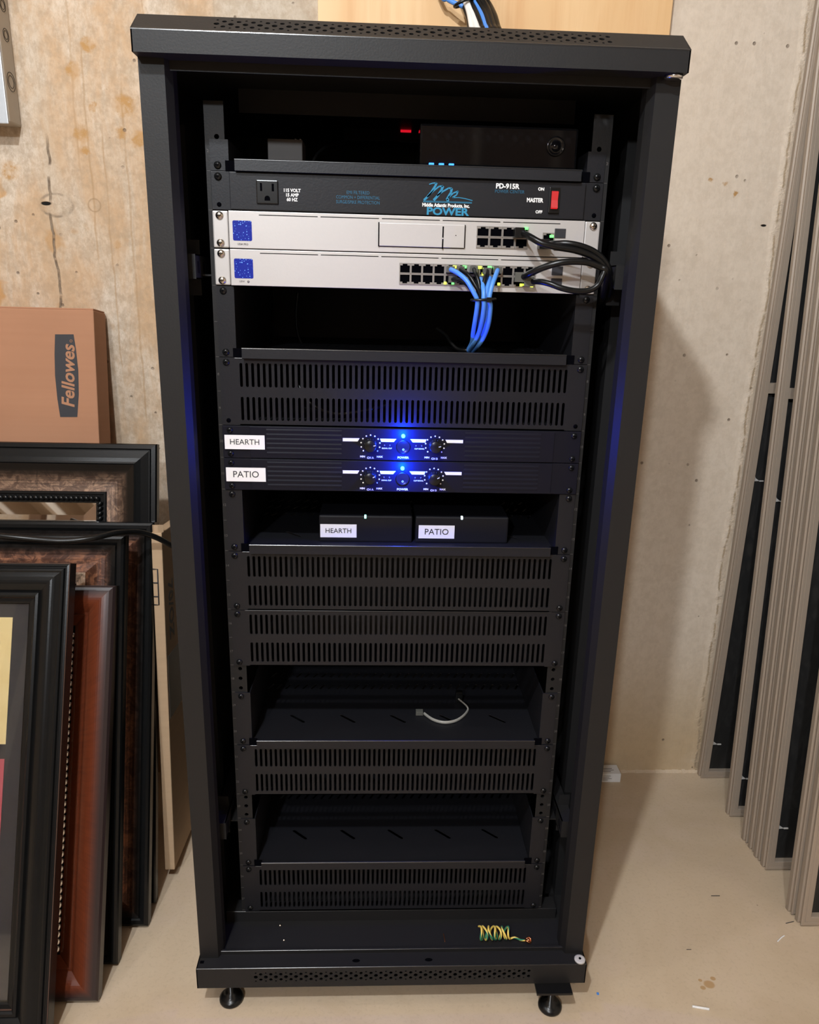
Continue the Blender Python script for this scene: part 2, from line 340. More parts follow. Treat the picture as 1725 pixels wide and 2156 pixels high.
# ------------------------------------------------------------------ geometry helpers
class MB:
    def __init__(s): s.bm = bmesh.new(); s.uvl = s.bm.loops.layers.uv.new('UVMap')
    def quad(s, a, b, c, d, uv=None):
        f = s.bm.faces.new([s.bm.verts.new(q) for q in (a, b, c, d)])
        if uv:
            for l, t in zip(f.loops, uv): l[s.uvl].uv = t
        return f
    def box(s, x0, x1, y0, y1, z0, z1, bev=0.0):
        vs = [s.bm.verts.new((x, y, z)) for x in (x0, x1) for y in (y0, y1) for z in (z0, z1)]
        fs = [s.bm.faces.new([vs[i] for i in q]) for q in ((0, 1, 3, 2), (4, 6, 7, 5), (0, 4, 5, 1), (2, 3, 7, 6), (0, 2, 6, 4), (1, 5, 7, 3))]
        if bev:
            es = list({e for f in fs for e in f.edges})
            bmesh.ops.bevel(s.bm, geom=es, offset=bev, segments=2, affect='EDGES', profile=0.6)
        return s
    def prism(s, pts, a0, a1, axis='z'):
        def mk(p, t):
            if axis == 'z': return (p[0], p[1], t)
            if axis == 'x': return (t, p[0], p[1])
            return (p[0], t, p[1])
        A = [s.bm.verts.new(mk(p, a0)) for p in pts]; B = [s.bm.verts.new(mk(p, a1)) for p in pts]
        n = len(pts)
        for i in range(n): s.bm.faces.new((A[i], A[(i+1) % n], B[(i+1) % n], B[i]))
        s.bm.faces.new(A[::-1]); s.bm.faces.new(B)
        return s
    def lathe(s, prof, c, axis='z', seg=24, smooth=True):
        rings = []
        for r, h in prof:
            ring = []
            for i in range(seg):
                a = 2*math.pi*i/seg; u, v = r*math.cos(a), r*math.sin(a)
                if axis == 'z': q = (c[0]+u, c[1]+v, c[2]+h)
                elif axis == 'y': q = (c[0]+u, c[1]+h, c[2]+v)
                else: q = (c[0]+h, c[1]+u, c[2]+v)
                ring.append(s.bm.verts.new(q))
            rings.append(ring)
        for a, b in zip(rings, rings[1:]):
            for i in range(seg):
                f = s.bm.faces.new((a[i], a[(i+1) % seg], b[(i+1) % seg], b[i])); f.smooth = smooth
        s.bm.faces.new(rings[0]); s.bm.faces.new(rings[-1])
        return s
    def ball(s, c, r, seg=10, rings=6):
        mt = Matrix.Translation(c) @ Matrix.Diagonal((r[0], r[1], r[2], 1)) if not isinstance(r, (int, float)) else Matrix.Translation(c) @ Matrix.Scale(r, 4)
        g = bmesh.ops.create_uvsphere(s.bm, u_segments=seg, v_segments=rings, radius=1.0, matrix=mt)
        for v in g['verts']:
            for f in v.link_faces: f.smooth = True
        return s
    def tube(s, pts, r, seg=10, sub=8, closed_ends=True, flat=1.0):
        P = [Vector(p) for p in pts]; out = []
        n = len(P)
        for i in range(n-1):
            p0 = P[max(i-1, 0)]; p1 = P[i]; p2 = P[i+1]; p3 = P[min(i+2, n-1)]
            for k_ in range(sub):
                t = k_/sub
                out.append(0.5*((2*p1)+(p2-p0)*t+(2*p0-5*p1+4*p2-p3)*t*t+(-p0+3*p1-3*p2+p3)*t**3))
        out.append(P[-1])
        up = Vector((0.13, 0.21, 0.97)).normalized(); rings = []; L = 0; Ls = []
        for i, q in enumerate(out):
            d = (out[min(i+1, len(out)-1)]-out[max(i-1, 0)]).normalized()
            side = up - d*up.dot(d)
            if side.length < 1e-4: side = Vector((1, 0, 0)) - d*d.x
            side.normalize(); up = side; b = d.cross(side)
            if i: L += (q-out[i-1]).length
            Ls.append(L)
            rings.append([s.bm.verts.new(q+side*(r*math.cos(a))+b*(r*flat*math.sin(a))) for a in [2*math.pi*j/seg for j in range(seg)]])
        for i, (a, b) in enumerate(zip(rings, rings[1:])):
            for j in range(seg):
                f = s.bm.faces.new((a[j], a[(j+1) % seg], b[(j+1) % seg], b[j])); f.smooth = True
                for l, t in zip(f.loops, ((j/seg, Ls[i]), ((j+1)/seg, Ls[i]), ((j+1)/seg, Ls[i+1]), (j/seg, Ls[i+1]))): l[s.uvl].uv = t
        if closed_ends: s.bm.faces.new(rings[0][::-1]); s.bm.faces.new(rings[-1])
        return s
    def cell(s, O, U, V, N, cu, cv, hu, hv, hole, thick):
        """rectangular patch of a plate with one hole; O+U*a+V*b is the plate, N points into it"""
        outer = []
        for (a, b) in hole:
            m = max(abs(a)/hu, abs(b)/hv); outer.append([a/m, b/m])
        for ca, cb in ((hu, hv), (-hu, hv), (-hu, -hv), (hu, -hv)):
            i = min(range(len(outer)), key=lambda j: (outer[j][0]-ca)**2+(outer[j][1]-cb)**2)
            outer[i] = [ca, cb]
        H = [s.bm.verts.new(O+U*(cu+a)+V*(cv+b)) for a, b in hole]
        B = [s.bm.verts.new(O+U*(cu+a)+V*(cv+b)+N*thick) for a, b in hole]
        Q = [s.bm.verts.new(O+U*(cu+a)+V*(cv+b)) for a, b in outer]
        n = len(hole)
        for i in range(n):
            j = (i+1) % n
            s.bm.faces.new((Q[i], Q[j], H[j], H[i])); s.bm.faces.new((H[i], H[j], B[j], B[i]))
        return s
    def cell2(s, O, U, V, N, cu, cv, hu, hv, hole, thick):
        Q = [s.bm.verts.new(O+U*(cu+a)+V*(cv+b)) for a, b in ((hu, hv), (-hu, hv), (-hu, -hv), (hu, -hv))]
        H = [s.bm.verts.new(O+U*(cu+a)+V*(cv+b)) for a, b in hole]
        B = [s.bm.verts.new(O+U*(cu+a)+V*(cv+b)+N*thick) for a, b in hole]
        es = []
        for L in (Q, H):
            for i in range(len(L)): es.append(s.bm.edges.new((L[i], L[(i+1) % len(L)])))
        bmesh.ops.triangle_fill(s.bm, use_beauty=True, use_dissolve=False, edges=es)
        for i in range(len(H)): s.bm.faces.new((H[i], H[(i+1) % len(H)], B[(i+1) % len(H)], B[i]))
        return s
    def text(s, body, size, x, y, z, align='LEFT', bold=0.0, sx=1.0, shear=0.0, rot=0.0, th=0.0002, valign='CENTER', face='front'):
        cu = bpy.data.curves.new('t', 'FONT'); cu.body = body; cu.size = size; cu.align_x = align; cu.align_y = valign
        cu.offset = bold; cu.shear = shear; cu.resolution_u = 3; cu.extrude = th
        o = bpy.data.objects.new('t', cu); COL.objects.link(o)
        dg = bpy.context.evaluated_depsgraph_get(); dg.update()
        me = bpy.data.meshes.new_from_object(o.evaluated_get(dg))
        if face == 'front': mt = Matrix.Translation((x, y, z)) @ Matrix.Rotation(R(90), 4, 'X') @ Matrix.Rotation(rot, 4, 'Z') @ Matrix.Diagonal((sx, 1, 1, 1))
        elif face == 'top': mt = Matrix.Translation((x, y, z)) @ Matrix.Rotation(rot, 4, 'Z') @ Matrix.Diagonal((sx, 1, 1, 1))
        else: mt = Matrix.Translation((x, y, z)) @ Matrix.Rotation(R(90), 4, 'Z') @ Matrix.Rotation(R(90), 4, 'X') @ Matrix.Rotation(rot, 4, 'Z') @ Matrix.Diagonal((sx, 1, 1, 1))
        me.transform(mt); s.bm.from_mesh(me)
        bpy.data.objects.remove(o); bpy.data.curves.remove(cu); bpy.data.meshes.remove(me)
        return s
    def build(s, name, m, parent=None, smooth=False, world=True):
        """world=True: the vertices are world coordinates and are stored relative to the root"""
        root = parent
        while root is not None and root.parent is not None: root = root.parent
        if parent is not None and world: bmesh.ops.translate(s.bm, verts=s.bm.verts, vec=-Vector(root.location))
        bmesh.ops.recalc_face_normals(s.bm, faces=s.bm.faces)
        me = bpy.data.meshes.new(name)
        origin = Vector((0, 0, 0))
        s.bm.to_mesh(me); s.bm.free(); me.materials.append(M[m] if isinstance(m, str) else m)
        o = bpy.data.objects.new(name, me); COL.objects.link(o)
        if parent is not None: o.parent = parent
        return o
def tag(o, label=None, cat=None, group=None, kind=None):
    if label: o['label'] = label
    if cat: o['category'] = cat
    if group: o['group'] = group
    if kind: o['kind'] = kind
    return o
def thing(name, loc, label, cat, group=None, rx=0.0):
    o = bpy.data.objects.new(name, None); COL.objects.link(o); o.location = loc; o.rotation_euler = (rx, 0, 0)
    o.empty_display_size = 0.05
    return tag(o, label, cat, group)
def slot(a, b, n=5):
    """vertical slot of half width a, half height b"""
    pts = []
    for i in range(n): t = math.pi*i/(n-1); pts.append((a*math.cos(t), (b-a)+a*math.sin(t)))
    for i in range(n): t = math.pi+math.pi*i/(n-1); pts.append((a*math.cos(t), -(b-a)+a*math.sin(t)))
    return pts
def circ(r, n=12): return [(r*math.cos(2*math.pi*i/n+math.pi/4), r*math.sin(2*math.pi*i/n+math.pi/4)) for i in range(n)]
def rotp(pts, a): c, s_ = math.cos(a), math.sin(a); return [(x*c-z*s_, x*s_+z*c) for x, z in pts]
VX, VY, VZ = Vector((1, 0, 0)), Vector((0, 1, 0)), Vector((0, 0, 1))

# ------------------------------------------------------------------ setting
def struct(name, mb, m): return tag(mb.build(name, m), kind='structure')
RX0, RX1, RY0 = -3.2, 1.95, -5.2
struct('floor', MB().box(RX0, RX1, RY0, WALL, FLOOR-0.1, FLOOR), 'floor')
struct('wall_back', MB().box(RX0, RX1, WALL, WALL+0.2, FLOOR-0.1, CEIL+0.3), 'wall')
struct('wall_right', MB().box(RX1, RX1+0.2, RY0, WALL+0.2, FLOOR-0.1, CEIL+0.3), 'wall')
struct('wall_left', MB().box(RX0-0.2, RX0, RY0, WALL+0.2, FLOOR-0.1, CEIL+0.3), 'wall')
struct('wall_front', MB().box(RX0-0.2, RX1+0.2, RY0-0.2, RY0, FLOOR-0.1, CEIL+0.3), 'backing')  # unseen wall, made dark to cut grey reflections in the black parts
sx_ = RX0+0.2; q_ = 2
while sx_ < RX1:
    struct('trim_%d' % q_, MB().box(sx_, sx_+0.038, RY0, RY0+0.09, FLOOR, CEIL), 'joist'); sx_ += 0.61; q_ += 1  # unseen studs, added to give the black surfaces streaky reflections
c_ = MB().box(RX0-0.2, RX1+0.2, RY0-0.2, WALL+0.2, CEIL+0.24, CEIL+0.3)
xx = RX0+0.1
while xx < RX1:
    c_.box(xx, xx+0.038, RY0, WALL, CEIL, CEIL+0.24); xx += 0.406
struct('ceiling', c_, 'joist')
# thin mortar line where wall meets floor
cv = MB()
for i in range(60):
    x0 = 0.30+i*0.008; r = 0.0025+0.0022*random.random()
    cv.prism([(WALL-r*1.6, FLOOR), (WALL, FLOOR), (WALL, FLOOR+r*1.4)], x0, x0+0.0081, 'x')
struct('trim_1', cv, 'floor')

# ------------------------------------------------------------------ plywood backboard
pb = MB().box(-0.1478, 0.4735, WALL-0.0185, WALL-0.0003, 1.22, 2.1, 0.0008).build('plywood_board', 'plywood')
tag(pb, 'pale orange plywood sheet fixed to the concrete wall behind the rack', 'board')

# ------------------------------------------------------------------ the rack cabinet
U = 0.04445
rack = thing('equipment_rack', (0, 0.18, FLOOR), 'tall open black steel equipment rack with perforated top fascia', 'rack')
YP = -0.070; YC = -0.090; ZB0, ZB1 = -0.0615, -0.024; ZT0, ZT1, ZT2 = 1.2135, 1.2360, 1.2575; YB = 0.44
for s in (-1, 1):
    P = [(s*0.300, YP), (s*0.272, YP), (s*0.266, YP+0.012), (s*0.266, YP+0.030), (s*0.2675, YP+0.030), (s*0.2675, YP+0.014), (s*0.2735, YP+0.002), (s*0.2985, YP+0.002), (s*0.2985, YP+0.04), (s*0.300, YP+0.04)]
    MB().prism(P, ZB1, ZT0, 'z').build('front_post', 'rack', rack)
    MB().box(s*0.300, s*0.2985, YP+0.04, YB, ZB1, ZT0).build('side_panel', 'rack', rack)
    MB().box(s*0.298, s*0.270, YB-0.03, YB-0.002, ZB1, ZT0).build('rear_post', 'rack', rack)
    # inner vertical channel
    MB().box(s*0.2965, s*0.282, 0.05, 0.052, ZB1, 1.17).box(s*0.2835, s*0.282, 0.052, 0.075, ZB1, 1.17).build('side_channel', 'rack', rack)
MB().box(-0.2985, 0.2985, YB-0.002, YB, ZB1, ZT2-0.0015).build('back_panel', 'rack', rack)
# perforation pattern shared by fascia and bevel
def perforate(mb, O, Uv, Vv, N, x0, x1, h, thick, ncol=56):
    p = (x1-x0)/ncol
    for i in range(ncol):
        cx = x0+p*(i+0.5)
        if i % 2 == 0: rows = ((0.13, 0.0014), (0.5, 0.0031), (0.87, 0.0014)); spl = (0, 0.24, 0.76, 1)
        else: rows = ((0.30, 0.0026), (0.70, 0.0026)); spl = (0, 0.5, 1)
        for k_, (f, r) in enumerate(rows):
            a, b = spl[k_]*h, spl[k_+1]*h
            c = (a+b)/2; r = min(r, (b-a)*0.42)
            mb.cell(O, Uv, Vv, N, cx, c, p/2, (b-a)/2, circ(r, 12), thick)
cap = MB()
cap.box(-0.300, 0.300, YC, YC+0.0015, ZT0, ZT1)                       # front face
Ob = Vector((0, YC, ZT1)); Vb = Vector((0, 0.030, 0.0215)); Lb = Vb.length; Vb.normalize(); Nb = Vector((0, 0.58, -0.81))
perforate(cap, Ob+Vb*0.005, VX, Vb, Nb, -0.2165, 0.2165, Lb-0.010, 0.0015)
for a, b, c, d in ((-0.300, -0.2165, 0, Lb), (0.2165, 0.300, 0, Lb), (-0.2165, 0.2165, 0, 0.005), (-0.2165, 0.2165, Lb-0.005, Lb)):
    cap.quad(Ob+VX*a+Vb*c, Ob+VX*b+Vb*c, Ob+VX*b+Vb*d, Ob+VX*a+Vb*d)
cap.box(-0.300, 0.300, YC+0.030, YB, ZT2-0.0015, ZT2)
for s in (-1, 1):
    cap.prism([(YC, ZT0), (YC, ZT1), (YC+0.030, ZT2), (YB, ZT2), (YB, ZT0)], s*0.300, s*0.2985, 'x')
cap.box(-0.2985, 0.2985, YC+0.0015, YC+0.03, ZT0, ZT0+0.0015)           # underside return
cap.box(-0.272, 0.272, YC+0.028, YC+0.0295, ZT0-0.010, ZT0)             # hanging lip
cap.box(-0.2985, 0.2985, -0.045, YB-0.01, ZT0+0.008, ZT0+0.0095)
cap.box(-0.22, 0.22, 0.09, 0.092, ZT0-0.02, ZT0+0.008)                  # inner stiffener
def nose(mb, x0, x1, y, z, r=0.0011):
    """rounded sheet-metal edge, front corner at (y, z)"""
    pts = [(y-0.0002-0*r, z-r)]+[(y-0.0002+r-r*math.cos(a), z-r+r*math.sin(a)+0.0002) for a in [math.pi/2*i/4 for i in range(5)]]+[(y+r, z-r)]
    mb.prism(pts, x0, x1, 'x')
cap.build('top_cover', 'rack', rack)
n_ = MB(); nose(n_, -0.300, 0.300, YC, ZT1+0.0006, 0.0018); n_.build('folded_edge', 'edge', rack)
base = MB()
base.box(-0.302, 0.302, YC+0.0015, 0.0, ZB1-0.0015, ZB1)
base.box(-0.302, 0.302, 0.0, YB, ZB1-0.0015, ZB1)
for s in (-1, 1): base.box(s*0.302, s*0.3005, YC, YB, ZB0, ZB1)
base.box(-0.302, 0.302, YC+0.0015, YB, ZB0, ZB0+0.0015)
base.box(-0.272, 0.272, -0.064, -0.060, ZB1, ZB1+0.006)                 # raised lip behind the ledge
Of = Vector((0, YC, ZB0))
perforate(base, Of+VZ*0.010, VX, VZ, VY, -0.2156, 0.2156, 0.0205, 0.0015)
for a, b, c, d in ((-0.302, -0.2156, 0, 0.0375), (0.2156, 0.302, 0, 0.0375), (-0.2156, 0.2156, 0, 0.010), (-0.2156, 0.2156, 0.0305, 0.0375)):
    base.quad(Of+VX*a+VZ*c, Of+VX*b+VZ*c, Of+VX*b+VZ*d, Of+VX*a+VZ*d)
base.build('base_frame', 'rack', rack)
for a_ in ((0.302, YC, ZB1), (0.272, -0.064, ZB1+0.0062), (0.272, -0.0005, -0.0038)):
    n_ = MB(); nose(n_, -a_[0], a_[0], a_[1], a_[2]); n_.build('folded_edge', 'edge', rack)
MB().box(-0.272, 0.272, -0.0005, 0.025, ZB1, -0.004).build('cross_member', 'rack', rack)
for px in (-0.0581, 0.0551): MB().prism([(px+0.006*math.cos(t)*1.0, -0.0785+0.003*math.sin(t)) for t in [2*math.pi*i/16 for i in range(16)]], ZB1, ZB1+0.0003, 'z').build('ledge_slot', 'dark', rack)
MB().box(-0.2985, -0.2925, -0.080, -0.075, ZB1, ZB1+0.0003).build('hinge_hole', 'dark', rack)
tag(MB().lathe([(0.0085, 0), (0.0085, 0.0025), (0.006, 0.0032), (0.0001, 0.0032)], (0.2925, -0.0825, ZB1)).build('hinge_bush', 'tab', rack), 'white plastic hinge bush on the base ledge')
MB().lathe([(0.002, 0), (0.002, 0.0006), (0.0001, 0.0006)], (0.2925, -0.0825, ZB1+0.0032)).build('bush_hole', 'dark', rack)
tag(MB().lathe([(0.0100, 0), (0.0100, -0.0035), (0.007, -0.0045), (0.0001, -0.0045)], (0.288, -0.078, ZT0)).build('hinge_pin', 'chrome', rack), 'silver round pin under the cap')
# mounting rails with holes
for s in (-1, 1):
    rl = MB(); hh = U/3
    x_in, x_out = 0.2232, 0.2468; xc = 0.23255
    for i in range(26*3):
        u0, kx = divmod(i, 3)
        zc = u0*U + (0.00635, 0.022225, 0.0381)[kx]
        lo = u0*U + (0, 0.0142875, 0.0301625)[kx]; hi = u0*U + (0.0142875, 0.0301625, U)[kx]
        h = (hi-lo)/2; mid = (hi+lo)/2
        rl.cell(Vector((s*xc, 0, zc)), VX*s, VZ, VY, 0, 0, 0.0093, min(zc-lo, hi-zc), circ(0.0030, 12), 0.002)
        t = min(zc-lo, hi-zc)
        if zc-t-lo > 1e-5: rl.box(s*(xc-0.0093), s*(xc+0.0093), 0, 0.002, lo, zc-t)
        if hi-zc-t > 1e-5: rl.box(s*(xc-0.0093), s*(xc+0.0093), 0, 0.002, zc+t, hi)
    rl.box(s*(xc-0.0093), s*(xc+0.0093), 0, 0.002, 26*U, 1.188)
    rl.box(s*(xc+0.0093), s*x_out, 0, 0.002, -0.004, 1.188)
    rl.box(s*x_out, s*(x_out-0.002), 0.002, 0.030, -0.004, 1.188)
    ro = rl.build('mounting_rail', 'rack', rack)
    mk = MB()
    for u0 in range(26):
        mk.box(s*0.2420, s*0.2460, -0.0002, 0, u0*U-0.0002, u0*U+0.0002)
        if u0 < 20 or u0 > 24: mk.text(str(27-u0), 0.0048, s*0.2440, -0.0001, u0*U+0.022, 'CENTER', th=0.0001)
    mk.build('rail_markings', 'stub', ro)
    MB().box(s*0.2232, s*0.2468, 0.36, 0.362, 0.0, 1.188).box(s*0.2468, s*0.2448, 0.33, 0.36, 0, 1.188).build('rear_rail', 'rack', rack)
    # depth struts that carry the rails
    for z0 in (0.9850, 0.1630):
        st = MB(); x0, x1 = 0.2590, 0.2775
        st.box(s*x0, s*x1, -0.030, -0.0285, z0, z0+0.029)
        st.box(s*x0, s*(x0+0.0015), -0.0285, 0.43, z0, z0+0.029)
        st.box(s*x0, s*x1, -0.0285, 0.43, z0+0.0275, z0+0.029)
        st.box(s*x0, s*x1, -0.0285, 0.43, z0, z0+0.0015)
        st.box(s*0.2468, s*x0, 0.006, 0.43, z0+0.004, z0+0.006)
        st.box(s*0.262, s*0.2795, 0.010, 0.0115, z0-0.020, z0+0.047)
        so = st.build('depth_strut', 'rack', rack)
        ss = MB()
        for q in range(14):
            for w in (0, 0.006): ss.box(s*(x0-0.0001), s*x0, -0.020+q*0.03+w, -0.0175+q*0.03+w, z0+0.007, z0+0.021)
        ss.build('strut_slots', 'dark', so)
def foot(loc, low, name='levelling_foot'):
    f = MB().lathe([(0.0001, 0), (0.0170, 0), (0.0188, 0.0025), (0.0186, 0.0060), (0.0150, 0.0095), (0.0090, 0.0110), (0.0090, 0.0160), (0.0052, 0.0165), (0.0052, 0.0470), (0.0001, 0.0470)], (loc[0], loc[1], FLOOR), seg=28)
    f.box(loc[0]-0.028, loc[0]+0.028, loc[1]-0.02, loc[1]+0.03, ZB0-0.004, ZB0)
    return f.build(name, 'plastic', rack)
foot((-0.2560, -0.066), 0); foot((0.2505, -0.088), 0); foot((-0.256, 0.38), 0); foot((0.256, 0.38), 0)

# ------------------------------------------------------------------ screws
def screw(parent, x, z, y=-0.003, m='screw_black', r=0.0046):
    sc_ = MB().lathe([(r, 0), (r*0.98, -0.0008), (r*0.80, -0.0022), (r*0.45, -0.0031), (0.0001, -0.0033)], (x, y, z), 'y', 16)
    o = sc_.build('screw', m, parent)
    MB().box(x-r*0.5, x+r*0.5, y-0.0035, y-0.0030, z-0.0004, z+0.0004).box(x-0.0004, x+0.0004, y-0.0035, y-0.0030, z-r*0.5, z+r*0.5).build('screw_cross', 'dark', o)
    return o
XS = 0.23255

# ------------------------------------------------------------------ vent panels
VG = 'two-row slotted vent panels across the rack'
def vent_panel(u0, label, screws):
    t = thing('vent_panel', (0, 0, u0*U), label, 'vent panel', VG)
    z0, z1 = u0*U+0.0004, (u0+2)*U-0.0004; H = 2*U
    mb = MB(); O = Vector((0, -0.003, 0))
    n = 58; xw = 0.2175; p = 2*xw/n
    rows = (((u0+2)*U-0.0385, (u0+2)*U-0.0065), ((u0+2)*U-0.0825, (u0+2)*U-0.0505))
    for a, b in rows:
        for i in range(n):
            mb.cell(O, VX, VZ, VY, -xw+p*(i+0.5), (a+b)/2, p/2, (b-a)/2, slot(0.00185, (b-a)/2-0.0004), 0.0018)
    mb.quad(*[O+VX*a+VZ*b for a, b in ((-xw, rows[0][1]), (xw, rows[0][1]), (xw, z1), (-xw, z1))])
    mb.quad(*[O+VX*a+VZ*b for a, b in ((-xw, rows[1][1]), (xw, rows[1][1]), (xw, rows[0][0]), (-xw, rows[0][0]))])
    mb.quad(*[O+VX*a+VZ*b for a, b in ((-xw, z0), (xw, z0), (xw, rows[1][0]), (-xw, rows[1][0]))])
    for s in (-1, 1): mb.box(s*xw, s*0.2413, -0.003, -0.0012, z0, z1)
    mb.box(-xw, xw, -0.003, 0.014, z1-0.0014, z1); mb.box(-xw, xw, -0.003, 0.014, z0, z0+0.0014)
    mb.build('face_plate', 'panel', t)
    n_ = MB(); nose(n_, -0.2215, 0.2215, -0.003, z1, 0.0009); n_.build('folded_edge', 'edge', t)
    for s, hz in screws: screw(t, s*XS, hz)
    eh = MB()
    for s in (-1, 1):
        for hz in (u0*U+0.00635, (u0+2)*U-0.00635):
            if not any(abs(q[1]-hz) < 1e-4 and q[0] == s for q in screws): eh.lathe([(0.003, 0), (0.003, -0.0002), (0.0001, -0.0002)], (s*XS, -0.003, hz), 'y', 14)
    if len(eh.bm.verts): eh.build('empty_hole', 'dark', t)
    else: eh.bm.free()
    return t
def both(*zz): return [(s, z) for z in zz for s in (-1, 1)]
E_ = 0.00635
vent_panel(18, 'slotted black vent panel just above the two amplifiers', both(20*U-E_))
vent_panel(12, 'slotted black vent panel directly below the shelf with two small boxes', both(14*U-E_, 12*U+E_))
vent_panel(10, 'slotted black vent panel, lower of the adjoining pair in mid rack', both(12*U-E_, 10*U+E_))
vent_panel(5, 'slotted black vent panel under the shelf holding the grey phone lead', both(7*U-E_, 5*U+E_))
vent_panel(0, 'slotted black vent panel at the very bottom of the rack', both(2*U-E_, 0*U+E_))

# ------------------------------------------------------------------ shelves
def shelf(u0, label, hi=True, extra=()):
    t = thing('rack_shelf', (0, 0.15, u0*U), label, 'shelf', 'slotted steel shelves in the rack')
    zt = u0*U+0.0042; X = 0.2205; D = 0.36
    mb = MB(); O = Vector((0, 0, zt))
    def row(y0, y1, n=5, ang=R(-38)):
        w = 2*X/n
        hole = rotp(slot(0.0030, 0.0165, 5), ang)
        for i in range(n): mb.cell(O, VX, VY, -VZ, -X+w*(i+0.5), (y0+y1)/2, w/2, (y1-y0)/2, hole, 0.0015)
    def solid(y0, y1): mb.quad(O-VX*X+VY*y0, O+VX*X+VY*y0, O+VX*X+VY*y1, O-VX*X+VY*y1)
    # the five front slots seen in the photo sit about 64 mm back
    w = 0.0805; hole = rotp(slot(0.0028, 0.0170, 5), R(48))
    ys = (0.044, 0.084)
    solid(0.0, ys[0])
    for i in range(5): mb.cell2(O, VX, VY, -VZ, 0.0035+(i-2)*w, 0.064, w/2, 0.020, hole, 0.0015)
    for a, b in ((-X, 0.0035-2.5*w), (0.0035+2.5*w, X)): mb.quad(O+VX*a+VY*ys[0], O+VX*b+VY*ys[0], O+VX*b+VY*ys[1], O+VX*a+VY*ys[1])
    solid(ys[1], 0.150)
    n = 30; w = 2*X/n; hole = rotp(slot(0.0020, 0.0095, 4), R(-25))
    for r_ in range(3):
        for i in range(n): mb.cell2(O, VX, VY, -VZ, -X+w*(i+0.5), 0.165+0.04*r_, w/2, 0.015, hole, 0.0012)
        solid(0.180+0.04*r_, 0.190+0.04*r_)
    solid(0.270, D)
    mb.build('shelf_plate', 'panel', t)
    lip = MB().prism([(-0.012, zt-0.0045), (-0.0115, zt+0.0075), (-0.009, zt+0.0085), (-0.0085, zt+0.0015), (0.0, zt), (0.0, zt-0.0045)], -0.2105, 0.2105, 'x')
    lip.build('front_lip', 'panel', t)
    n_ = MB(); nose(n_, -0.2105, 0.2105, -0.0118, zt+0.0088, 0.0012); n_.build('folded_edge', 'edge', t)
    for s in (-1, 1): MB().box(s*0.2108, s*0.2232, -0.0030, -0.0026, zt-0.0045, zt+0.0075).build('lip_gap_shade', 'dark', t)  # dark plate stands in for the shade in the gap beside the lip
    zs = (u0+2)*U-0.0006 if hi else u0*U+0.035
    for s in (-1, 1):
        e = MB()
        e.box(s*0.2205, s*0.2190, 0, D, u0*U+0.0004, zs)
        e.box(s*0.2190, s*0.2413, -0.0018, 0, u0*U+0.0004, zs)
        e.box(s*0.2105, s*0.2205, -0.0005, 0.001, u0*U-0.001, u0*U+0.0005)
        e.build('shelf_bracket', 'panel', t)
        screw(t, s*XS, u0*U+E_, -0.0018)
        if hi: screw(t, s*XS, (u0+2)*U-E_, -0.0018)
    return t
shelf(25, 'top black shelf carrying the glossy controller box', False)
shelf(20, 'black shelf below the silver network units, blue cables dropping onto it', True)
shelf(14, 'black shelf holding two small labelled boxes', True)
shelf(7, 'black shelf with a short grey phone lead lying on it', True)
shelf(2, 'empty black slotted shelf nearest the rack bottom', True)

# ------------------------------------------------------------------ rack power panel (PD)
z0 = 24*U
t = thing('power_distribution_panel', (0, 0, z0), 'dark grey rack power panel with outlet, teal printing and red rocker', 'power panel')
MB().box(-0.2413, 0.2413, -0.0025, 0, z0+0.0004, z0+U-0.0004, 0.0004).box(-0.2185, 0.2185, -0.0065, -0.0025, z0+0.0008, z0+U-0.0010, 0.0008).build('face_plate', 'panel', t)
MB().box(-0.215, 0.215, 0, 0.26, z0+0.002, z0+U-0.003).build('chassis', 'rack', t)
yf = -0.0065
o = MB().box(-0.1860, -0.1595, yf-0.0022, yf, z0+0.0080, z0+0.0350, 0.0012).build('power_outlet', 'plastic', t)
MB().box(-0.1812, -0.1788, yf-0.0024, yf-0.0020, z0+0.0225, z0+0.0315).box(-0.1672, -0.1645, yf-0.0024, yf-0.0020, z0+0.0225, z0+0.0310).prism([(-0.1728+0.0034*math.cos(a), z0+0.0140+0.0034*math.sin(a)) for a in [math.pi*i/8 for i in range(9)]]+[(-0.1762, z0+0.0118), (-0.1694, z0+0.0118)], yf-0.0024, yf-0.0020, 'y').build('outlet_slots', 'dark', o)
o = MB().box(0.1730, 0.1865, yf-0.0030, yf, z0+0.0072, z0+0.0370, 0.001).build('switch_housing', 'plastic', t)
tag(MB().prism([(yf-0.0032, z0+0.0120), (yf-0.0068, z0+0.0130), (yf-0.0040, z0+0.0220), (yf-0.0060, z0+0.0315), (yf-0.0032, z0+0.0325)], 0.1758, 0.1838, 'x').build('rocker', 'red_lamp', o), 'glowing red rocker')
w = MB(); ty = yf-0.0001
w.text('115 VOLT\n15 AMP\n60 HZ', 0.0052, -0.1430, ty, z0+0.0190, 'CENTER', 0.00018, 0.95)
w.text('PD-915R', 0.0080, 0.1210, ty, z0+0.0365, 'CENTER', 0.00030, 0.98)
w.text('Middle Atlantic Products, Inc.', 0.0056, 0.0165, ty, z0+0.0125, 'LEFT', 0.00022, 0.88)
w.text('ON', 0.0048, 0.1630, ty, z0+0.0345, 'CENTER', 0.0002)
w.text('MASTER', 0.0066, 0.1560, ty, z0+0.0215, 'CENTER', 0.00028, 0.85)
w.text('OFF', 0.0048, 0.1620, ty, z0+0.0082, 'CENTER', 0.0002)
w.build('white_lettering', 'white', t)
w = MB()
wl = MB(); wl.text('EMI FILTERED', 0.0054, -0.0625, ty, z0+0.0240, 'CENTER', 0.0, 0.88)
wl.text('COMMON + DIFFERENTIAL', 0.0054, -0.0625, ty, z0+0.0185, 'CENTER', 0.0, 0.82)
